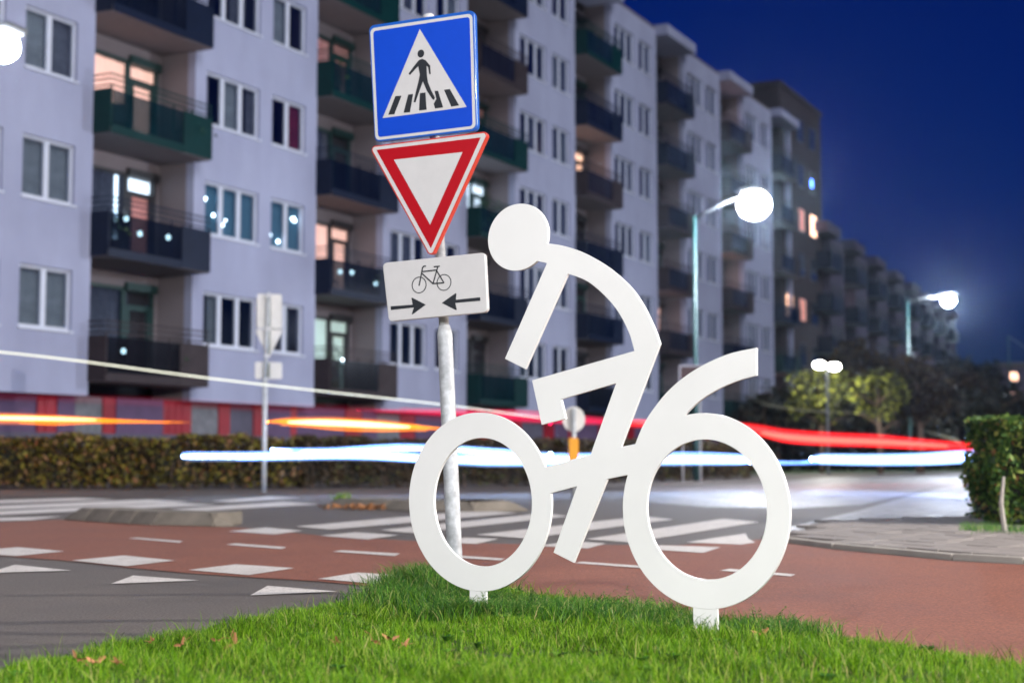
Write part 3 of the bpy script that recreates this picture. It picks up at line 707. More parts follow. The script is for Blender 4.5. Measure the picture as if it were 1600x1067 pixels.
def add_window(par, x, k, fm, pm, n, w, style=None, lab=None, y=0):
    z = Z_SILL + FH * k
    f = link('window', fm, None, par); f.location = (x, y, z)
    if lab: f['label'] = lab
    pw = w / n
    for i in range(n):
        p = link('pane', pm, None, f); p.location = (pw * i + .0725, 0, .07)
    kinds = style or [rnd.choice(['curtain', 'curtain', 'curtain', 'curtain_w', None, None, None]) for _ in range(n)]
    for i, kd in enumerate(kinds):
        if kd is None: continue
        ww = pw * rnd.choice([1, 1, .45, .6]) if not style else pw
        c = link('curtain', curtain(kd, ww, wh), None, f); c.location = (pw * i + (pw - ww if rnd.random() < .5 else 0), .24, 0)
    return f
STYLE = {(0, 1, 'A'): ['lit_cyan'] * 3, (0, 1, 'B'): ['lit_cyan'] * 2, (0, 2, 'B'): [None, 'curtain_r'], (-1, 1, 'B'): ['curtain_w'] * 2, (-1, 0, 'B'): ['curtain_w'] * 2, (-1, 2, 'B'): ['curtain_w', 'curtain'], (0, 3, 'B'): ['curtain_w', None]}
bulbs = []
for i in range(-1, 6):
    wl = link('wall', wmesh, None, apt); wl.location = (U0 + i * P, 0, 0)
    for k in range(NF):
        for nm, (a, b), fm, pm, n in (('A', WA, fm_a, pma, 3), ('B', WB, fm_b, pmb_, 2)):
            f = add_window(apt, U0 + i * P + a, k, fm, pm, n, b - a, STYLE.get((i, k, nm)))
            if (i, k) == (0, 1):
                for q in range(5 if nm == 'A' else 6):
                    mb = MB(); r_ = rnd.uniform(.022, .045); cx, cz = rnd.uniform(.2, b - a - .2), rnd.choice([rnd.uniform(.9, 1.15), rnd.uniform(.15, .9)])
                    mb.tube([(cx, .20, cz - r_), (cx, .20, cz), (cx, .20, cz + r_)], [r_ * .5, r_, r_ * .5], 8); mb.build('ceiling_bulb', M['bulb'], f)  # small glowing beads added to imitate lamp reflections in the panes
# balconies and recesses
def colr(i, k):
    T = {0: ['bal_brown', 'bal_navy', 'bal_green', 'bal_navy', 'bal_navy', 'bal_navy'], 1: ['bal_brown', 'bal_navy', 'bal_navy', 'bal_green', 'bal_green', 'bal_navy'], 2: ['bal_green', 'bal_navy', 'bal_green', 'bal_green', 'bal_brown', 'bal_navy'],
         3: ['bal_navy', 'bal_navy', 'bal_navy', 'bal_brown', 'bal_navy', 'bal_green'], 4: ['bal_green', 'bal_brown', 'bal_brown', 'bal_brown', 'bal_navy', 'bal_navy'], 5: ['bal_green', 'bal_navy', 'bal_brown', 'bal_brown', 'bal_brown', 'bal_brown'], 6: ['bal_green', 'bal_green', 'bal_navy', 'bal_brown', 'bal_brown', 'bal_navy']}
    return T[i][k]
PR = .52
M['screen'] = {}
def screen_mat(name, base):
    m, t, p = NM(name); n = noise(t, 2.0)
    c = base
    r = ramp(t, n.outputs[0], [(.35, tuple(x * .6 for x in c)), (.65, tuple(x * 1.1 for x in c))]); t.links.new(r.outputs[0], p.inputs['Base Color'])
    p.inputs['Roughness'].default_value = .12; p.inputs['Coat Weight'].default_value = .5
    tb = t.nodes.new('ShaderNodeBsdfTransparent'); tb.inputs[0].default_value = (.75, .85, .9, 1); mx = t.nodes.new('ShaderNodeMixShader'); mx.inputs[0].default_value = .62
    t.links.new(p.outputs[0], mx.inputs[2]); t.links.new(tb.outputs[0], mx.inputs[1]); t.links.new(mx.outputs[0], t.nodes['Material Output'].inputs[0])
    return m
SCR = {'bal_green': screen_mat('screen_green', (.004, .022, .028)), 'bal_navy': screen_mat('screen_navy', (.004, .007, .018)), 'bal_brown': screen_mat('screen_brown', (.012, .011, .015))}
BM = {}
def bal_meshes(c):
    if c in BM: return BM[c]
    m = M[c]; d = {}
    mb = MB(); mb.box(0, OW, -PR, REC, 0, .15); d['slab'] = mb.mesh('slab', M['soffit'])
    mb = MB(); mb.box(.05, OW * .70, -PR - .03, -PR - .005, .12, 1.05); d['screen'] = mb.mesh('front_screen', SCR[c])
    mb = MB(); mb.box(OW * .70 + .02, OW + .02, -PR - .04, -PR - .005, .02, 1.08); mb.box(-.01, OW * .7 + .0, -PR - .045, -PR - .033, .0, .2); d['panel'] = mb.mesh('front_panel', m)
    mb = MB(); mb.box(-.03, -.003, -PR, -.0, .02, 1.08); d['side'] = mb.mesh('side_panel', m)
    mb = MB(); mb.box(OW + .003, OW + .03, -PR, -.0, .02, 1.08); d['side2'] = mb.mesh('side_panel', m)
    mb = MB()
    for z in (1.14, 1.28, 1.40): mb.box(-.03, OW + .03, -PR - .03, -PR, z, z + .035); mb.box(-.03, 0, -PR, 0, z, z + .035)
    for j in range(6): x = OW * j / 5; mb.box(x - .02, x + .02, -PR - .028, -PR - .002, .15, 1.158)
    d['rail'] = mb.mesh('railing', m); BM[c] = d
    return d
LIT = {(0, 2): ('lit_warm', 'frame_d'), (0, 1): ('mix', 'frame_k'), (1, 1): ('lit_warm', 'frame_k'), (1, 0): ('lit_green', 'frame_k'), (1, 3): ('lit_dim', 'frame_d'), (2, 2): ('lit_white', 'frame_d'), (3, 3): ('lit_hot', 'frame_k'), (2, 3): ('lit_dim', 'frame_d'), (4, 1): ('lit_warm', 'frame_k'), (5, 2): ('lit_hot', 'frame_k'), (5, 5): ('lit_warm', 'frame_k'), (6, 0): ('lit_warm', 'frame_k'), (0, 4): ('lit_dim', 'frame_k')}
RH = FH - .15
def rec_frame(mat):
    mb = MB(); t = .09; h = 2.30; dx = OW - 1.25
    mb.box(0, OW, 0, .08, h, h + .1); mb.box(0, t, 0, .08, 0, h); mb.box(.55, .55 + t, 0, .08, 0, h); mb.box(dx - t, dx + .06, 0, .08, 0, h)
    mb.box(t, dx - t, 0, .08, 0, .75 if False else .08)
    mb.box(OW - .22, OW - .12, 0, .08, 0, h); mb.box(dx + .06, OW - .22, 0, .08, 1.82, 1.96)
    mb.box(dx + .06, dx + .2, .0, .08, 0, 1.82); mb.box(OW - .36, OW - .22, 0, .08, 0, 1.82)
    mb.box(dx - .02, OW - .1, -.12, -.002, h + .02, h + .22)
    return mb.mesh('balcony_door_frame', M[mat])
RF = {m: rec_frame(m) for m in ('frame_d', 'frame_k')}
mb = MB(); mb.box(.1, OW - 1.33, .03, .04, .08, 2.30); mb.box(OW - 1.0, OW - .37, .03, .04, .05, 1.8); mb.box(OW - 1.18, OW - .23, .03, .04, 1.97, 2.29); rp_me = mb.mesh('door_glass', M['pane'])
mb = MB(); mb.box(0, OW, REC - .003, REC + .0, 0, .001)
for i in range(0, 7):
    x = U0 + i * P
    for k in range(NF):
        c = colr(i, k); d = bal_meshes(c); z = Z_SLAB + FH * k
        b = link('balcony', d['slab'], None, apt); b.location = (x, 0, z)
        for nm, key in (('front_screen', 'screen'), ('front_panel', 'panel'), ('side_panel', 'side'), ('side_panel', 'side2'), ('railing', 'rail')): link(nm, d[key], None, b)
        L_, fr = LIT.get((i, k), (None, rnd.choice(['frame_d', 'frame_k', 'frame_k'])))
        f = link('balcony_door', RF[fr], None, apt); f.location = (x, REC, z + .15)
        link('door_glass', rp_me, None, f)
        if L_ == 'mix':
            for (xx, ww, kd, z0, hh) in ((.12, .14, 'lit_white', 0, 2.3), (.66, 1.7, 'curtain', 0, 2.3), (2.2, .12, 'lit_white', 0, 2.3), (OW - 1.18, .95, 'lit_white', 1.96, .34), (OW - 1.0, .7, 'lit_dim', 0, 1.85)):
                cc = link('curtain', curtain(kd, ww, hh), None, f); cc.location = (xx, .13, z0)
        elif L_:
            cc = link('curtain', curtain(L_, OW - .2, 2.3), None, f); cc.location = (.1, .14, 0)
        elif rnd.random() < .8:
            cc = link('curtain', curtain(rnd.choice(['curtain', 'curtain_w', 'curtain']), OW - 1.4, 2.3), None, f); cc.location = (.1, .14, 0)
# recess back wall strips, canopies, core, roof, ground floor
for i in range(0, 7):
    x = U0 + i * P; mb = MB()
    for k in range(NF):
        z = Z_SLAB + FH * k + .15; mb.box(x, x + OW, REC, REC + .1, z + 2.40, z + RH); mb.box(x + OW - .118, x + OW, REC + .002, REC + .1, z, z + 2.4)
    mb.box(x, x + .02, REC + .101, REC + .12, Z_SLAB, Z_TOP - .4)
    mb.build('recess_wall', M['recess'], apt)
for i in range(0, 7):
    x = U0 + i * P
    mb = MB(); mb.box(x - .12, x + OW + .12, -PR - .1, REC, Z_TOP - .28, Z_TOP + .22); mb.build('canopy', M['wall'], apt, bevel=.02)
xe = U0 + 6 * P + OW; xl = U0 - P + OW
mb = MB(); mb.box(xl - .3, xl - .002, 0, 12, 0, Z_TOP + .1); mb.build('end_wall', M['wall'], apt)
mb = MB(); mb.box(xe, xe + .3, 0, 12, Z_BOT, Z_TOP); mb.build('end_wall', M['wall'], apt)
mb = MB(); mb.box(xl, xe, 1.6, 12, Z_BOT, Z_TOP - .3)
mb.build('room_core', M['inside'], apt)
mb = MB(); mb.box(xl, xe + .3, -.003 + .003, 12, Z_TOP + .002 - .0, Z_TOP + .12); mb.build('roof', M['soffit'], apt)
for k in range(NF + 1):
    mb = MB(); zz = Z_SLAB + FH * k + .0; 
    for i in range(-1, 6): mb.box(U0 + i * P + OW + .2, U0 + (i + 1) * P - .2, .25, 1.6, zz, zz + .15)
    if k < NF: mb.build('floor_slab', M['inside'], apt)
# ground floor
gy = .35; x = xl; n_ = 0
pal = [('ground_window', 'plinth', 1.2), ('garage_door', 'garage_red', .5), ('plinth_wall', 'lilac', .9), ('garage_door', 'garage_red', .25), ('ground_window', 'lilac', 1.6), ('garage_door', 'garage_red', .6), ('plinth_wall', 'lilac', .5), ('ground_window', 'curtain', .9), ('garage_door', 'garage_red', .5), ('plinth_wall', 'lilac', 1.9), ('garage_door', 'garage_red', 1.1), ('ground_window', 'curtain', 1.1), ('garage_door', 'garage_red', .5)]
while x < xe:
    nm, mt, wd = pal[n_ % len(pal)]; wd *= rnd.uniform(.85, 1.2) * (1.6 if n_ > 14 else 1.0); wd = min(wd, xe - x)
    mb = MB(); off = {'garage_door': .03, 'plinth_wall': 0, 'ground_window': .06}[nm]
    mb.box(x, x + wd, gy + off, gy + .3, 1.18, Z_BOT - .002)
    if nm == 'garage_door':
        for q in range(int(wd / .25)): mb.box(x + .25 * q, x + .25 * q + .02, gy + off - .015, gy + off - .001, 1.18, Z_BOT - .01)
    o = mb.build(nm, M[mt], apt); x += wd; n_ += 1
mb = MB(); mb.box(xl, xe, gy - .02, 12, 0, 1.178); mb.build('plinth', M['plinth'], apt)

# things standing on the near balconies
BRM = (Matrix.Translation(apt.location) @ Matrix.Rotation(math.pi / 2 - FA, 4, 'Z'))
mb = MB(); mb.tube([(0, 0, 0), (0, 0, .28), (0, 0, .30)], [.11, .16, .165], 12); pot_me = mb.mesh('pot', plain('clay_pot', (.22, .09, .05), .8))
def bplant(i, k, x, hgt_p, lb, mat):
    p = BRM @ Vector((U0 + i * P + x, -.25, Z_SLAB + FH * k + .15)); t = empty('potted_plant', p); tag(t, lb, 'plant', 'potted plants on the balconies')
    link('pot', pot_me, None, t)
    n = 260; pts = RNG.normal(size=(n, 3)) * np.array([.16, .16, hgt_p * .28]); pts[:, 2] += .3 + hgt_p * .5
    leaves('foliage', pts, .05, mat, t)
M['plant'] = leafmat('pot_plant_leaves', [(0, (.01, .03, .015)), (.6, (.03, .09, .03)), (1, (.10, .16, .05))])
def bchair(i, k, x, rz, lb, mat):
    p = BRM @ Vector((U0 + i * P + x, .45, Z_SLAB + FH * k + .15)); t = empty('balcony_chair', p, rz); tag(t, lb, 'chair', 'chairs on the balconies')
    mb = MB(); mb.box(-.24, .24, -.24, .24, .42, .46); mb.build('seat', M[mat], t)
    mb = MB(); mb.box(-.24, .24, .22, .26, .50, 1.0); mb.build('backrest', M[mat], t)
    for sx in (-.21, .21):
        for sy in (-.21, .21): mb = MB(); mb.box(sx - .018, sx + .018, sy - .018, sy + .018, 0, .42 if sy < 0 else .95); mb.build('leg', M['frame_k'], t)
def bglint(i, k, x, z, lb):  # small bulb added in place of a reflected glint on the screen
    p = BRM @ Vector((U0 + i * P + x, -.40, Z_SLAB + FH * k + .15 + z)); mb = MB()
    mb.tube([(0, 0, -.06), (0, 0, -.03), (0, 0, .03), (0, 0, .06)], [.02, .05, .05, .02], 10); o = mb.build('light_glass', M['bulb'])
    t = empty('balcony_light', p); tag(t, lb, 'lantern', 'small white lanterns on the balconies'); o.parent = t
    mb = MB(); mb.tube([(0, 0, .061), (0, 0, .09)], [.03, .01], 8); mb.build('cap', M['frame_k'], t)
    mb = MB(); mb.box(-.004, .004, -.115, -.0, .091, .097); mb.build('hook', M['frame_k'], t)
LATE_GLINTS = [(0, 1, .75, .85, 'white lantern at the left end of the dark balcony with white strips'), (0, 1, 1.25, .55, 'lower white lantern, second from the left on the dark balcony with white strips'), (0, 1, 2.3, .6, 'third white lantern, rightmost on the dark balcony with white strips'), (0, 0, .75, .6, 'white lantern on the lowest left balcony, above the pale line'),
    (1, 1, .7, .6, 'left white lantern on the balcony left of the cycle plate'), (1, 1, 1.35, .65, 'middle white lantern on the balcony left of the cycle plate'), (1, 1, 2.7, .45, 'right white lantern on the balcony left of the cycle plate'), (1, 0, .9, .9, 'white lantern on the balcony above the orange trail')]
LATE_PLANTS = [(0, 2, 3.3, .5, 'bushy pot plant at the right end of the warm lit green balcony'), (0, 1, .5, .6, 'pot plant by the bright white strip on the left balcony'), (0, 0, 2.9, .5, 'pot plant on the lowest left balcony'), (1, 3, .6, .8, 'tall pot plant on the green balcony left of the blue sign'),
    (1, 1, 2.6, .6, 'pot plant on the lit balcony left of the cycle plate'), (1, 0, .6, .9, 'tall plant before the pale greenish curtains'), (2, 2, .7, 1.3, 'big leafy plant on the balcony right of the give way triangle'), (2, 2, 1.9, 1.0, 'smaller leafy plant right of the big one behind the triangle edge'), (3, 5, 1.0, .9, 'plant on the high green balcony near the roofline'), (4, 3, 2.5, .7, 'plant on the balcony left of the nearest lamp head')]
LATE_CHAIRS = [(0, 2, 1.4, .4, 'dark chair on the warm lit green balcony'), (0, 0, 1.5, -.5, 'chair behind the screen of the lowest left balcony'), (1, 1, 1.3, .8, 'chair on the lit balcony left of the cycle plate'), (1, 0, 1.6, .2, 'reddish chair on the balcony above the orange trail')]
# ---------------------------------------------------------------- dark brick tower
tw = empty('brick_tower', (OX, OY, 0), math.pi / 2 - FA); tag(tw, 'taller dark brown brick block rising behind the end of the white building', 'building')
tx0, tx1, tz = U(1233), U(1297), 22.9
mb = MB(); mb.box(tx0, tx1, .3, 14, 0, tz); mb.build('wall', M['brick_dark'], tw)
mb = MB(); mb.box(tx0 - .1, tx1 + .1, .2, 14, tz + .002, tz + .3); mb.build('roof', M['brick_dark'], tw)
mb = MB(); mb.box(0, 1.5, .24, .298, 0, 1.5); fmesh = mb.mesh('window', M['frame_k']); mb = MB(); mb.box(.08, 1.42, .215, .238, .08, 1.42)
pm = mb.mesh('pane', M['pane'])
mb = MB(); mb.box(.08, 1.42, .215, .238, .08, 1.42); pm_l = mb.mesh('pane', M['lit_dim']); mb = MB(); mb.box(.08, 1.42, .215, .238, .08, 1.42); pm_h = mb.mesh('pane', M['lit_hot']); mb = MB(); mb.box(.3, .7, .215, .238, .4, .9); pm_b = mb.mesh('pane', M['bulb_blue'])
nw = int((tx1 - tx0 - .6) / 2.3)
for k in range(7):
    for j in range(nw):
        f = link('window', fmesh, None, tw); f.location = (tx0 + .7 + j * (tx1 - tx0 - 1) / nw, 0, 3.2 + 2.83 * k)
        pmx = pm
        if (k, j) in ((4, 1), (4, 2), (2, 1), (2, 0)): pmx = pm_h if (k, j) in ((4, 2), (2, 0)) else pm_l
        if (k, j) in ((5, 0), (5, 2), (1, 0), (3, 0)): pmx = pm_b
        link('pane', pmx, None, f)

# ---------------------------------------------------------------- far apartment block
FB = math.atan(994 / (F / CT)); fY = 98.0; fX = (1300 - 800) / (F / CT) * fY
fb = empty('apartment_block', (fX, fY, 0), math.pi / 2 - FB); tag(fb, 'long dim apartment block with stepped roofline in the distance, right of the dark tower', 'building')
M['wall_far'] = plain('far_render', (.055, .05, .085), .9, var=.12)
p2, ow2, top2 = 9.4, 4.0, 15.3
for i in range(8):
    x = i * p2 - 4
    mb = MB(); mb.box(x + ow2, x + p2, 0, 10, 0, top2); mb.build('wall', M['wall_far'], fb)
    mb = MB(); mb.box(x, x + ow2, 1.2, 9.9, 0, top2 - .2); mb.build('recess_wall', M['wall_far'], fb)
    mb = MB(); mb.box(x - .2, x + ow2 + .2, -.8, 1.2, top2 - .3, top2 + .35); mb.build('canopy', M['wall_far'], fb)
    for k in range(5):
        z = 1.6 + 2.75 * k
        mb = MB(); mb.box(x, x + ow2, -.9, 1.2, z, z + .15); mb.box(x, x + ow2, -.95, -.905, z, z + 1.1); mb.box(x - .05, x - .005, -.9, 0, z, z + 1.1); mb.build('balcony', M['bal_navy'], fb)
        lt = {(1, 3): 'lit_warm', (0, 3): 'lit_dim', (3, 1): 'lit_warm', (5, 1): 'lit_hot', (3, 0): 'lit_dim', (0, 0): 'lit_dim', (2, 2): 'lit_dim'}.get((i, k))
        mb = MB(); mb.box(x + .3, x + ow2 - .6, 1.15, 1.19, z + .2, z + 2.3); mb.build('balcony_door', M[lt] if lt else M['inside'], fb)
        for q in (.6, 3.0):
            mb = MB(); mb.box(x + ow2 + q, x + ow2 + q + 1.7, -.02, -.002, z + .95, z + 2.25); w_ = mb.build('window', M['inside'], fb)
# building at the right edge
eb = empty('house', (at(1600, 700, 150).x, 150, 0), R(10)); tag(eb, 'small pale building with lit windows at the right edge, above the near hedge', 'building')
mb = MB(); mb.box(-2.4, 12, 0, 8, 0, 9.5); mb.build('wall', M['wall_far'], eb)
mb = MB(); mb.box(-2.6, 12.2, -.3, 8, 9.502, 9.9); mb.build('roof', M['frame_k'], eb)
for x_, z_, mt in ((-1.4, 9.0, 'lit_hot'), (-1.4, 7.0, 'lit_warm'), (.9, 8.9, 'lit_hot'), (.9, 7.9, 'lit_hot'), (-2.3, 7.4, 'lit_white'), (-2.3, 6.4, 'lit_white')):
    mb = MB(); mb.box(x_, x_ + .9, -.05, -.002, z_ - .9, z_ - .1); mb.build('window', M[mt], eb)

# ================================================================== foliage
def leaves(name, pts, size, mat, parent=None, kind=None):
    n = len(pts); a = RNG.normal(size=(n, 3)); a /= np.linalg.norm(a, axis=1)[:, None]
    b = RNG.normal(size=(n, 3)); b -= (b * a).sum(1)[:, None] * a; b /= np.linalg.norm(b, axis=1)[:, None]
    s = (RNG.uniform(.6, 1.4, n) * size)[:, None]; c = np.cross(a, b)
    V = np.stack([pts - a * s, pts + b * s * .5 + c * s * .12, pts + a * s, pts - b * s * .5 + c * s * .12], 1)
    o = link(name, soup(name, V, 4, [(0, 1, 2, 3)], mat), None, parent)
    if kind: o['kind'] = kind
    return o
for a_ in LATE_PLANTS: bplant(*a_, M['plant'])
for a_ in LATE_GLINTS: bglint(*a_)
for j_, a_ in enumerate(LATE_CHAIRS): bchair(*a_, 'garage_red' if j_ == 3 else 'frame_k')
def hedge(label, p0, p1, depth, h, n, size, mat, grp=None, lumps=.1):
    p0, p1 = Vector(p0), Vector(p1); Lg = (p1 - p0).length; t = empty('hedge', (p0.x, p0.y, 0), math.atan2(p1.y - p0.y, p1.x - p0.x)); tag(t, label, 'hedge', grp)
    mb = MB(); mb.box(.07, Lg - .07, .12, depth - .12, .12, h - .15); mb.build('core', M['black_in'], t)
    X = RNG.uniform(0, Lg, n); side = RNG.uniform(0, 1, n); Yv = np.zeros(n); Zv = np.zeros(n)
    tot = h * 2 + depth
    fr = side < h * 1.3 / tot; tp = (side >= h * 1.3 / tot) & (side < .8); bk = side >= .8
    wob = lambda a, b: lumps * (np.sin(a * 2.3 + b * 3) + np.sin(a * 5.7 + 1.2 + b) * .6 + np.sin(a * 11 + b * 7) * .35)
    Zv[fr] = RNG.uniform(.06, h, fr.sum()); Yv[fr] = np.abs(RNG.normal(0, .07, fr.sum())) + wob(X[fr], Zv[fr]) * .6
    Zv[tp] = h - np.abs(RNG.normal(0, .06, tp.sum())) + wob(X[tp], Yv[tp]) * .6; Yv[tp] = RNG.uniform(0, depth, tp.sum())
    Zv[bk] = RNG.uniform(.06, h, bk.sum()); Yv[bk] = depth - np.abs(RNG.normal(0, .07, bk.sum()))
    ends = RNG.random(n) < .12; X[ends] = np.abs(RNG.normal(0, .06, ends.sum())) + .05 * np.sin(Zv[ends] * 9); Yv[ends] = RNG.uniform(0, depth, ends.sum())
    leaves('foliage', np.stack([X, Yv, Zv], -1), size, mat, t)
    for q in range(max(2, int(Lg / .6))):
        x = rnd.uniform(.1, Lg - .1); mb = MB(); mb.tube([(x, .12, -.02), (x + rnd.uniform(-.05, .05), .1, .3), (x + rnd.uniform(-.1, .1), .15, h * .7)], [.02, .015, .008], 6); mb.build('stem', M['bark'], t)
    return t
hL = ground(-200, 766); 
hedge('long clipped hedge with yellow-green autumn leaves, left of the rear sign post', (-17.5, 28.2), (at(470, 700, 29.2).x, 29.2), 1.1, 1.0, 26000, .062, M['hedge'], 'hedges along the far pavement')
hedge('browner, darker stretch of clipped hedge right of the rear sign post', (at(474, 700, 29.3).x, 29.3), (at(870, 700, 31.2).x, 31.2), 1.1, .98, 14000, .05, M['hedge_b'], 'hedges along the far pavement')
hedge('low dark hedge farther along the road, seen through the rear wheel', (at(880, 700, 33).x, 33.0), (at(1180, 700, 40).x, 40.0), 1.0, .95, 9000, .06, M['hedge_b'], 'hedges along the far pavement')
h0 = at(1560, 700, 13.6)
hedge('near square-cut leafy green hedge with reddish tips at the right edge', (h0.x, 13.6), (h0.x + 5, 13.3), 1.3, 1.0, 26000, .034, M['hedge_r'], None, .06)
p = ground(1571, 838); tr = MB(); tr.tube([(p.x, p.y, -.02), (p.x - .02, p.y + .03, .28), (p.x + .03, p.y + .10, .5)], [.024, .020, .012], 8); tag(tr.build('sapling', M['kerb_pale']), 'thin bare sapling stem standing before the near right hedge', 'sapling')
polysheet('soil_bed', [(p.x, p.y) for p in G((1490, 824), (1520, 832), (1560, 836), (1760, 842), (1760, 812), (1580, 812))], .020, M['earth'], kind='structure')
gx = RNG.uniform(1500, 1720, 1500); gyy = 827 + (gx - 1500) * .05 + RNG.normal(0, 3, 1500)
def vblades(name, X, Y, hmin, hmax, w, mat, z=.0):
    n = len(X); H = RNG.uniform(hmin, hmax, n); a = RNG.uniform(0, 6.28, n); V = np.zeros((n, 3, 3))
    V[:, 0] = np.stack([X - w / 2, Y, np.full(n, z)], -1); V[:, 1] = np.stack([X + w / 2, Y, np.full(n, z)], -1); V[:, 2] = np.stack([X + np.cos(a) * H * .4, Y + np.sin(a) * H * .4, z + H], -1)
    return link(name, soup(name, V, 3, [(0, 1, 2)], mat))
GP = [ground(a, b, .02) for a, b in zip(gx, gyy)]
tag(vblades('grass_verge', np.array([p.x for p in GP]), np.array([p.y for p in GP]), .03, .09, .008, M['weed'], .012), 'rough grass at the foot of the near right hedge', 'grass', kind='stuff')
# weeds on the far island
wx_ = RNG.normal(at(520, 700, 18.3).x, .06, 60); tag(vblades('weeds', wx_, RNG.normal(19.3, .08, 60), .03, .11, .012, M['grass'], .11), 'green weed tuft on the farther concrete island', 'weeds', kind='stuff')
pts = np.stack([RNG.normal(at(578, 700, 18.6).x, .22, 160), RNG.normal(18.45, .06, 160), RNG.uniform(.015, .06, 160)], -1)
tag(leaves('leaf_litter', pts, .035, M['leaf'], None), 'drift of dead orange leaves against the farther concrete island', 'leaves', kind='stuff')

def tree(label, px, base_y, Y, hgt_, crown_r, crown_z, n, mat, size=.12, group=None, name='tree', tr=.09, cat='tree'):
    b = at(px, 700, Y); t = empty(name, (b.x, Y, 0)); tag(t, label, cat, group)
    mb = MB(); mb.tube([(0, 0, -.1), (.03, .02, hgt_ * .35), (-.04, .05, hgt_ * .65), (.02, 0, hgt_ * .9)], [tr, tr * .8, tr * .5, tr * .15], 10)
    for q in range(7):
        a = q * 2.4; z = hgt_ * (.4 + .06 * q); l = crown_r * rnd.uniform(.6, .9)
        mb.tube([(0, .03, z), (math.cos(a) * l * .5, math.sin(a) * l * .5, z + l * .35), (math.cos(a) * l, math.sin(a) * l, z + l * .6)], [tr * .4, tr * .25, tr * .08], 6)
    mb.build('trunk', M['bark'], t, smooth=True)
    nc = 26; cc = RNG.normal(size=(nc, 3)); cc /= np.linalg.norm(cc, axis=1)[:, None]; cc *= (RNG.uniform(.25, .95, nc) ** .6)[:, None]
    cc *= np.array([crown_r, crown_r, (hgt_ - crown_z) / 2]); cc[:, 2] += (hgt_ + crown_z) / 2
    k = RNG.integers(0, nc, n); pts = cc[k] + RNG.normal(size=(n, 3)) * crown_r * .14
    pts[:, 2] = np.maximum(pts[:, 2], .1)
    leaves('crown', pts, size, mat, t); return t
tree('yellow-green tree lit by the twin lamp beyond the road', 1283, 735, 52, 3.7, 1.2, 1.7, 1700, M['tree_yel'], .11, 'small street trees beyond the road')
tree('slender street tree with thin trunk and green-yellow crown, right of the twin lamp', 1375, 735, 50, 3.5, 1.0, 1.9, 1500, M['tree_yel'], .10, 'small street trees beyond the road', tr=.11)
tree('rusty autumn tree with bare lower trunk beside the far lamp post', 1437, 735, 52, 4.0, 1.3, 2.0, 2600, M['tree_rust'], .11, 'small street trees beyond the road', tr=.14)
tree('dark round tree low at the end of the street, left of the right-edge building', 1515, 735, 85, 5.6, 3.4, .4, 6500, M['tree_dark'], .2, 'dark trees at the street end', tr=.2)
tree('tall rust-brown tree in front of the far apartment block', 1345, 735, 74, 6.0, 2.6, 1.4, 4000, M['tree_rust'], .18, 'dark trees at the street end', tr=.2)
tree('brownish tree behind the far lamp post', 1465, 735, 78, 5.0, 2.6, .8, 4200, M['tree_rust'], .18, 'dark trees at the street end', tr=.2)
tree('dark tree against the sky directly left of the right-edge building', 1556, 735, 100, 5.4, 3.0, .3, 4800, M['tree_dark'], .2, 'dark trees at the street end', tr=.2)
for px, Y, h, r_, mt, lb in ((1215, 57, 3.4, 1.9, 'tree_dark', 'dark rounded shrub at the end corner of the white building, before the tower'), (1262, 60, 3.2, 2.0, 'tree_dark', 'dark shrub left of the twin lamp, under the yellow tree'), (1330, 60, 3.2, 2.2, 'tree_dark', 'dark shrub between the twin lamp and the slender tree'), (1400, 60, 3.0, 2.2, 'tree_dark', 'dark shrub between the slender tree and the far lamp post'), (1478, 64, 3.2, 2.4, 'tree_dark', 'dark shrub right of the far lamp post'), (1545, 70, 3.4, 2.6, 'tree_dark', 'dark shrub above the left end of the near hedge')):
    tree(lb, px, 735, Y, h, r_, .1, 5200, M[mt], .14, 'shrubs beyond the road', name='shrub', tr=.1, cat='shrub')
tree('narrow dark conifer before the white building, just right of the sculpture mudguard', 1196, 735, 55, 3.3, .6, .2, 1800, M['tree_dark'], .1, None, name='shrub', tr=.06, cat='shrub')

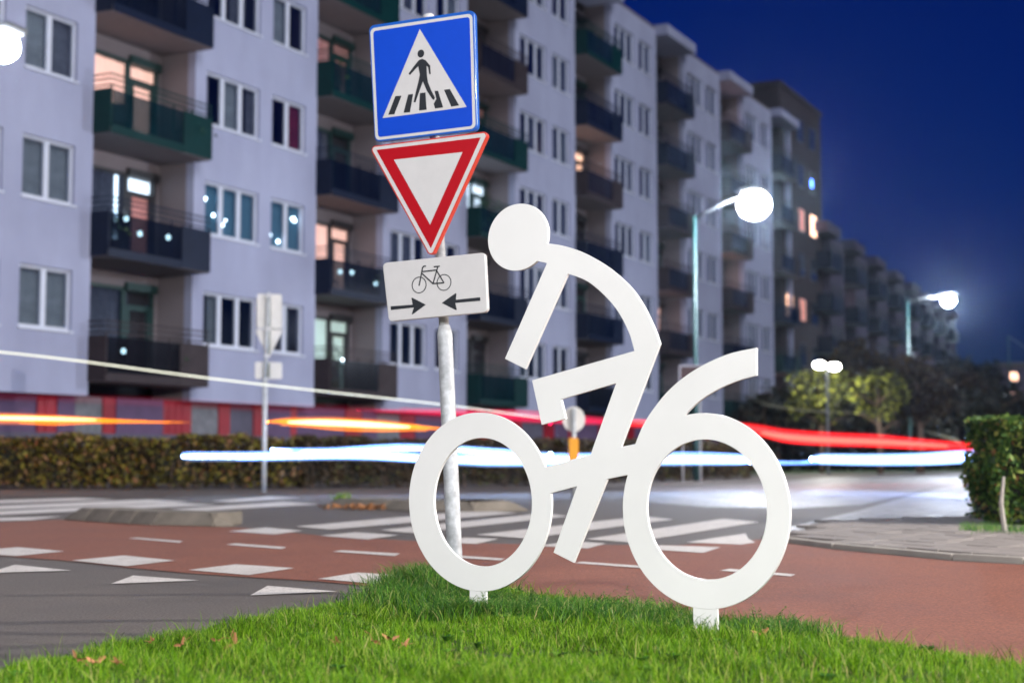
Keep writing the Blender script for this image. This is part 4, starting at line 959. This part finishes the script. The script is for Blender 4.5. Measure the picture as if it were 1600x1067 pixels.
# ================================================================== street lamps
def lamp(label, px, Y, headpx, heady, post_h, watts, r_head=.2, grp='street lamps on green posts', pt_on=True, mat='green_post', X=None, arm=None, col=(1, .98, 1), bowl='lamp'):
    bx = X if X is not None else at(px, 700, Y).x
    t = empty('street_lamp', (bx, Y, 0)); tag(t, label, 'street lamp', grp)
    hp = Vector(arm) if arm else (at(headpx, heady, Y) - Vector((bx, Y, 0)))
    mb = MB(); mb.tube([(0, 0, -.1), (0, 0, 1.0), (0, 0, 1.05), (0, 0, post_h)], [.085, .08, .06, .045], 14); mb.build('post', M[mat], t, smooth=True)
    mb = MB(); mb.tube([(0, 0, post_h - .05), Vector((0, 0, post_h)).lerp(hp, .5) + Vector((0, 0, .08)), hp + Vector((0, 0, .1))], [.035, .03, .03], 10); mb.build('arm', M['lamp_house'], t, smooth=True)
    s = 1 if hp.x > 0 else -1
    mb = MB(); mb.tube([hp + Vector((-s * .38, 0, .13)), hp + Vector((-s * .2, 0, .13)), hp + Vector((s * .1, 0, .13)), hp + Vector((s * .36, 0, .10))], [.06, .11, .13, .05], 14); mb.build('housing', M['lamp_house'], t, smooth=True)
    mb = MB(); n = 10
    mb.tube([hp + Vector((0, 0, .12 - r_head * .85 - r_head * math.cos(math.pi * (.5 + q / 18)) * -1 * 0 + r_head * math.cos(math.pi * q / 12) * .9)) for q in range(13)], [max(.01, r_head * math.sin(math.pi * q / 12)) for q in range(13)], 22)
    mb.build('light_bowl', M[bowl], t, smooth=True)
    if watts:
        l = bpy.data.lights.new('lamp_light', 'POINT'); l.energy = watts; l.color = col; l.shadow_soft_size = .12
        lo = bpy.data.objects.new('lamp_light', l); COL.objects.link(lo); lo.location = Vector((bx, Y, 0)) + hp + Vector((0, -r_head - .1, -r_head * .8))
    return t
lamp('nearest green lamp post with glaring white head in front of the white building', 1088, 37, 1178, 306, h_at(338, 37), 1300, .42, col=(.80, .88, 1.0))
lamp('second green lamp post with bright head against the blue sky', 1422, 57, 1482, 466, h_at(470, 57), 1300, .26, col=(.80, .88, 1.0))
lamp('lamp glaring at the top left corner in front of the first white wall', 0, 20.6, 2, 62, h_at(78, 20.6), 110, .26, X=at(-110, 700, 20.6).x, col=(.9, .92, 1.0))
lamp('distant green lamp post above the near right hedge', 1580, 95, 1620, 560, 8.3, 0, .1, bowl='lamp_small')
lamp('street lamp on the right, outside the picture', 0, 8.7, 0, 0, 7.1, 8000, .2, X=16.5, arm=(-.9, 0, 7.0), col=(1, .92, .83))
lamp('street lamp behind the photographer on the left, outside the picture', 0, -5.5, 0, 0, 6.5, 3400, .2, X=-5.2, arm=(.9, 0, 6.4), col=(1, .98, .95))
lamp('street lamp behind the photographer on the right, outside the picture', 0, -7.0, 0, 0, 6.5, 2800, .2, X=3.6, arm=(-.9, 0, 6.4), col=(1, .975, .94))
for o in list(COL.objects):
    if o.type == 'LIGHT' and o.data.type == 'POINT' and o.location.y < 0: o.data.shadow_soft_size = .5
# twin lamp
tl = empty('street_lamp', (at(1294, 700, 48).x, 48, 0)); tag(tl, 'low twin lamp with two oval white heads among the yellow-green leaves', 'street lamp', 'street lamps on green posts')
zt = h_at(573, 48); mb = MB(); mb.tube([(0, 0, 0), (0, 0, zt)], .04, 10); mb.build('post', M['lamp_house'], tl)
for sx, zz in ((-.24, .06), (.24, -.0)):
    mb = MB(); mb.tube([(sx - .2, 0, zt + zz), (sx - .14, 0, zt + zz), (sx, 0, zt + zz), (sx + .14, 0, zt + zz), (sx + .2, 0, zt + zz)], [.03, .10, .13, .10, .03], 12); mb.build('light_head', M['lamp_small'], tl, smooth=True)
l = bpy.data.lights.new('lamp_light', 'POINT'); l.energy = 200; l.shadow_soft_size = .2; l.color = (1, .97, .85); lo = bpy.data.objects.new('lamp_light', l); COL.objects.link(lo); lo.location = (tl.location.x + .2, 49.3, zt - .55)

# ================================================================== light trails of the passing traffic
def trail(label, pts, mat, name='light_trail', core=.46):
    """pts: (px, py, Y, half height in photo pixels)"""
    P3 = [at(x, y, Y) for x, y, Y, r_ in pts]; rr = [r_ * Y / F for x, y, Y, r_ in pts]
    Ps, rs_ = smooth_3d(P3, rr); c0 = Ps[0].copy(); Ps = [p - c0 for p in Ps]
    soft = mat in GLOW
    if core == 0:
        mb = MB(); mb.tube(Ps, rs_, 18); o = mb.build(name, glow_mat(mat), smooth=True); o.location = c0
        return tag(o, label, 'light trail', 'light trails of passing traffic')
    mb = MB(); mb.tube(Ps, [r_ * (core if soft else 1) for r_ in rs_], 14)
    o = mb.build(name, M[mat], smooth=True); o.location = c0
    if soft:
        mb = MB(); mb.tube(Ps, [r_ * 1.35 for r_ in rs_], 18); mb.build('glow', glow_mat(mat), o, smooth=True)
        for q in range(0 if mat == 't_cream' else 4):
            an, off, ph = rnd.uniform(0, 6.28), rnd.uniform(.7, 1.25), rnd.uniform(0, 6)
            i0 = rnd.randint(0, max(0, len(Ps) // 4)); i1 = len(Ps) - rnd.randint(0, len(Ps) // 4); sg_ = Ps[i0:i1]
            pp_ = [p + Vector((0, math.cos(an), math.sin(an))) * r_ * off * (1 + .12 * math.sin(i * .35 + ph)) for i, (p, r_) in enumerate(zip(sg_, rs_[i0:i1]))]
            mb = MB(); mb.tube(pp_, [.006 + .05 * r_ for r_ in rs_[i0:i1]], 5); mb.build('strand', M['t_blue'] if mat.startswith('t_white') else M[mat], o, smooth=True)
    return tag(o, label, 'light trail', 'light trails of passing traffic')
GLOW = {'t_white': ((.30, .50, 1.0), 5.0), 't_white2': ((.25, .45, 1.0), 10.0), 't_red': ((1.0, .01, .015), 3.0), 't_pink': ((.7, .015, .08), 1.2), 't_orange': ((1.0, .22, .01), 3.0), 't_dull': ((.42, .006, .035), .38), 't_cream': ((.85, .85, .65), 1.6)}
def glow_mat(k):
    n = k + '_glow'
    if n in M: return M[n]
    m = bpy.data.materials.new(n); m.use_nodes = True; t = m.node_tree; t.nodes.clear()
    e = t.nodes.new('ShaderNodeEmission'); e.inputs[0].default_value = (*GLOW[k][0], 1); e.inputs[1].default_value = GLOW[k][1]
    o = t.nodes.new('ShaderNodeOutputMaterial'); t.links.new(e.outputs[0], o.inputs['Volume']); M[n] = m; return m
def smooth_3d(P3, rr, sub=8):
    o, q = [], []
    for i in range(len(P3) - 1):
        a, b, c, d = P3[max(i - 1, 0)], P3[i], P3[i + 1], P3[min(i + 2, len(P3) - 1)]
        for j in range(sub):
            t = j / sub; o.append(.5 * ((2 * b) + (c - a) * t + (2 * a - 5 * b + 4 * c - d) * t * t + (3 * b - a - 3 * c + d) * t ** 3)); q.append(rr[i] * (1 - t) + rr[i + 1] * t)
    return o + [P3[-1]], q + [rr[-1]]
trail('long white headlight trail running behind the whole sculpture', [(286, 713, 24, 1.5), (300, 713, 24, 5), (420, 712.5, 24.2, 5.5), (560, 710, 24.5, 6.5), (680, 717, 25, 5), (760, 718, 25.3, 8), (900, 718, 26, 7.5), (1050, 717, 27, 7.5), (1150, 717.5, 27.5, 6.5), (1172, 718, 27.6, 4)], 't_white')
trail('upper branch of the white trail left of the front wheel', [(425, 703, 24.6, 2), (520, 704, 24.6, 4), (620, 700, 24.8, 5.5), (700, 701, 25, 4.5), (780, 708, 25.3, 6), (860, 712, 25.8, 4)], 't_white')
trail('white headlight trail on the right ending at the near hedge', [(1268, 717, 28, 1.5), (1284, 717, 28, 6), (1360, 718, 27, 6.5), (1440, 717, 26, 7), (1500, 714, 25, 7.5), (1585, 711, 24, 8)], 't_white2')
trail('thin blue trail bridging the gap between the two white trails', [(1165, 720, 28, 1.8), (1225, 723, 28, 2.5), (1285, 722, 28, 2)], 't_blue')
trail('red tail light trail from the sculpture to the right hedge', [(972, 660.5, 30, .5), (985, 661, 30, 5), (1060, 664, 30.5, 5.5), (1130, 666, 31, 5.5), (1180, 671, 31.5, 6.5), (1230, 681, 32, 8), (1300, 686, 33, 8), (1380, 689, 34, 7.5), (1460, 695, 35, 6), (1575, 700, 36, 4)], 't_red')
trail('brighter orange-red core within the red tail light trail', [(1190, 676, 31.0, 2), (1230, 683, 31.5, 4), (1300, 688, 32.4, 4.2), (1380, 691, 33.4, 3.6), (1480, 697, 34.8, 2)], 't_redcore')
trail('broad dull red streak along the foot of the facade', [(-60, 617, 29, 7), (200, 626, 29, 8), (420, 636, 29, 9), (600, 645, 29, 10), (760, 652, 29.4, 10), (860, 656, 29.8, 7)], 't_dull', core=0)
trail('dull pink tail light trail crossing behind the sign post', [(560, 640, 31.5, .4), (700, 645, 31, 5), (800, 650, 30.6, 7), (900, 656, 30.3, 6.5), (970, 660, 30, 3), (990, 661, 30, .2)], 't_pink', core=.25)
trail('orange indicator trail between rear sign post and front post', [(418, 659, 27, .8), (450, 658.5, 27, 5), (520, 661, 27, 7.5), (600, 665, 27, 7), (650, 667.5, 27, 4), (690, 670, 27, .8)], 't_orange')
trail('bright yellow core of the indicator trail beside the rear sign post', [(450, 659.5, 26.7, 1), (500, 660, 26.7, 3.8), (570, 663, 26.7, 4), (640, 667, 26.7, 1)], 't_yellow')
trail('orange trail above the hedge at the left edge', [(-60, 653, 27, 7), (20, 654, 27, 6.5), (90, 656, 27, 6), (150, 657, 27, 3.5), (220, 658.5, 27, 1.2), (300, 660, 27, .1)], 't_orange')
trail('bright yellow core of the left orange trail', [(-60, 652, 26.7, 2.5), (40, 653.5, 26.7, 2.5), (110, 655, 26.7, 1.6), (150, 656, 26.7, .6)], 't_yellow')
trail('thin pale yellow line slanting across the lower facade', [(-60, 544, 24, 1.5), (100, 561, 24, 1.5), (320, 590, 24.5, 1.4), (520, 613, 25, 1.2), (700, 633, 26, 1.0), (860, 655, 27, .7)], 't_cream', core=.75)
trail('curved thin pale line before the dark shrubs', [(1175, 622, 45, .1), (1200, 632, 45, 1.3), (1260, 641, 45, 1.3), (1330, 645, 45, 1), (1400, 652, 45, .1)], 't_cream', core=0)
trail('short bent pale streak above the right red trail', [(1435, 670, 40, .1), (1470, 680, 40, 2), (1495, 688, 40, 3), (1503, 697, 40, .3)], 't_cream', core=0)


# ================================================================== thin scattering volume added for the lamp halos
hz = MB(); hz.box(-160, 160, -12, 215, -1.0, 26.0)
hm = bpy.data.materials.new('haze'); hm.use_nodes = True; t = hm.node_tree; t.nodes.clear()
pv = t.nodes.new('ShaderNodeVolumePrincipled'); pv.inputs['Color'].default_value = (.62, .78, 1, 1); pv.inputs['Density'].default_value = .00030; pv.inputs['Anisotropy'].default_value = .93
ho = t.nodes.new('ShaderNodeOutputMaterial'); t.links.new(pv.outputs[0], ho.inputs['Volume'])
h_ = hz.build('haze', hm); tag(h_, 'thin evening haze over the street', None, kind='stuff')
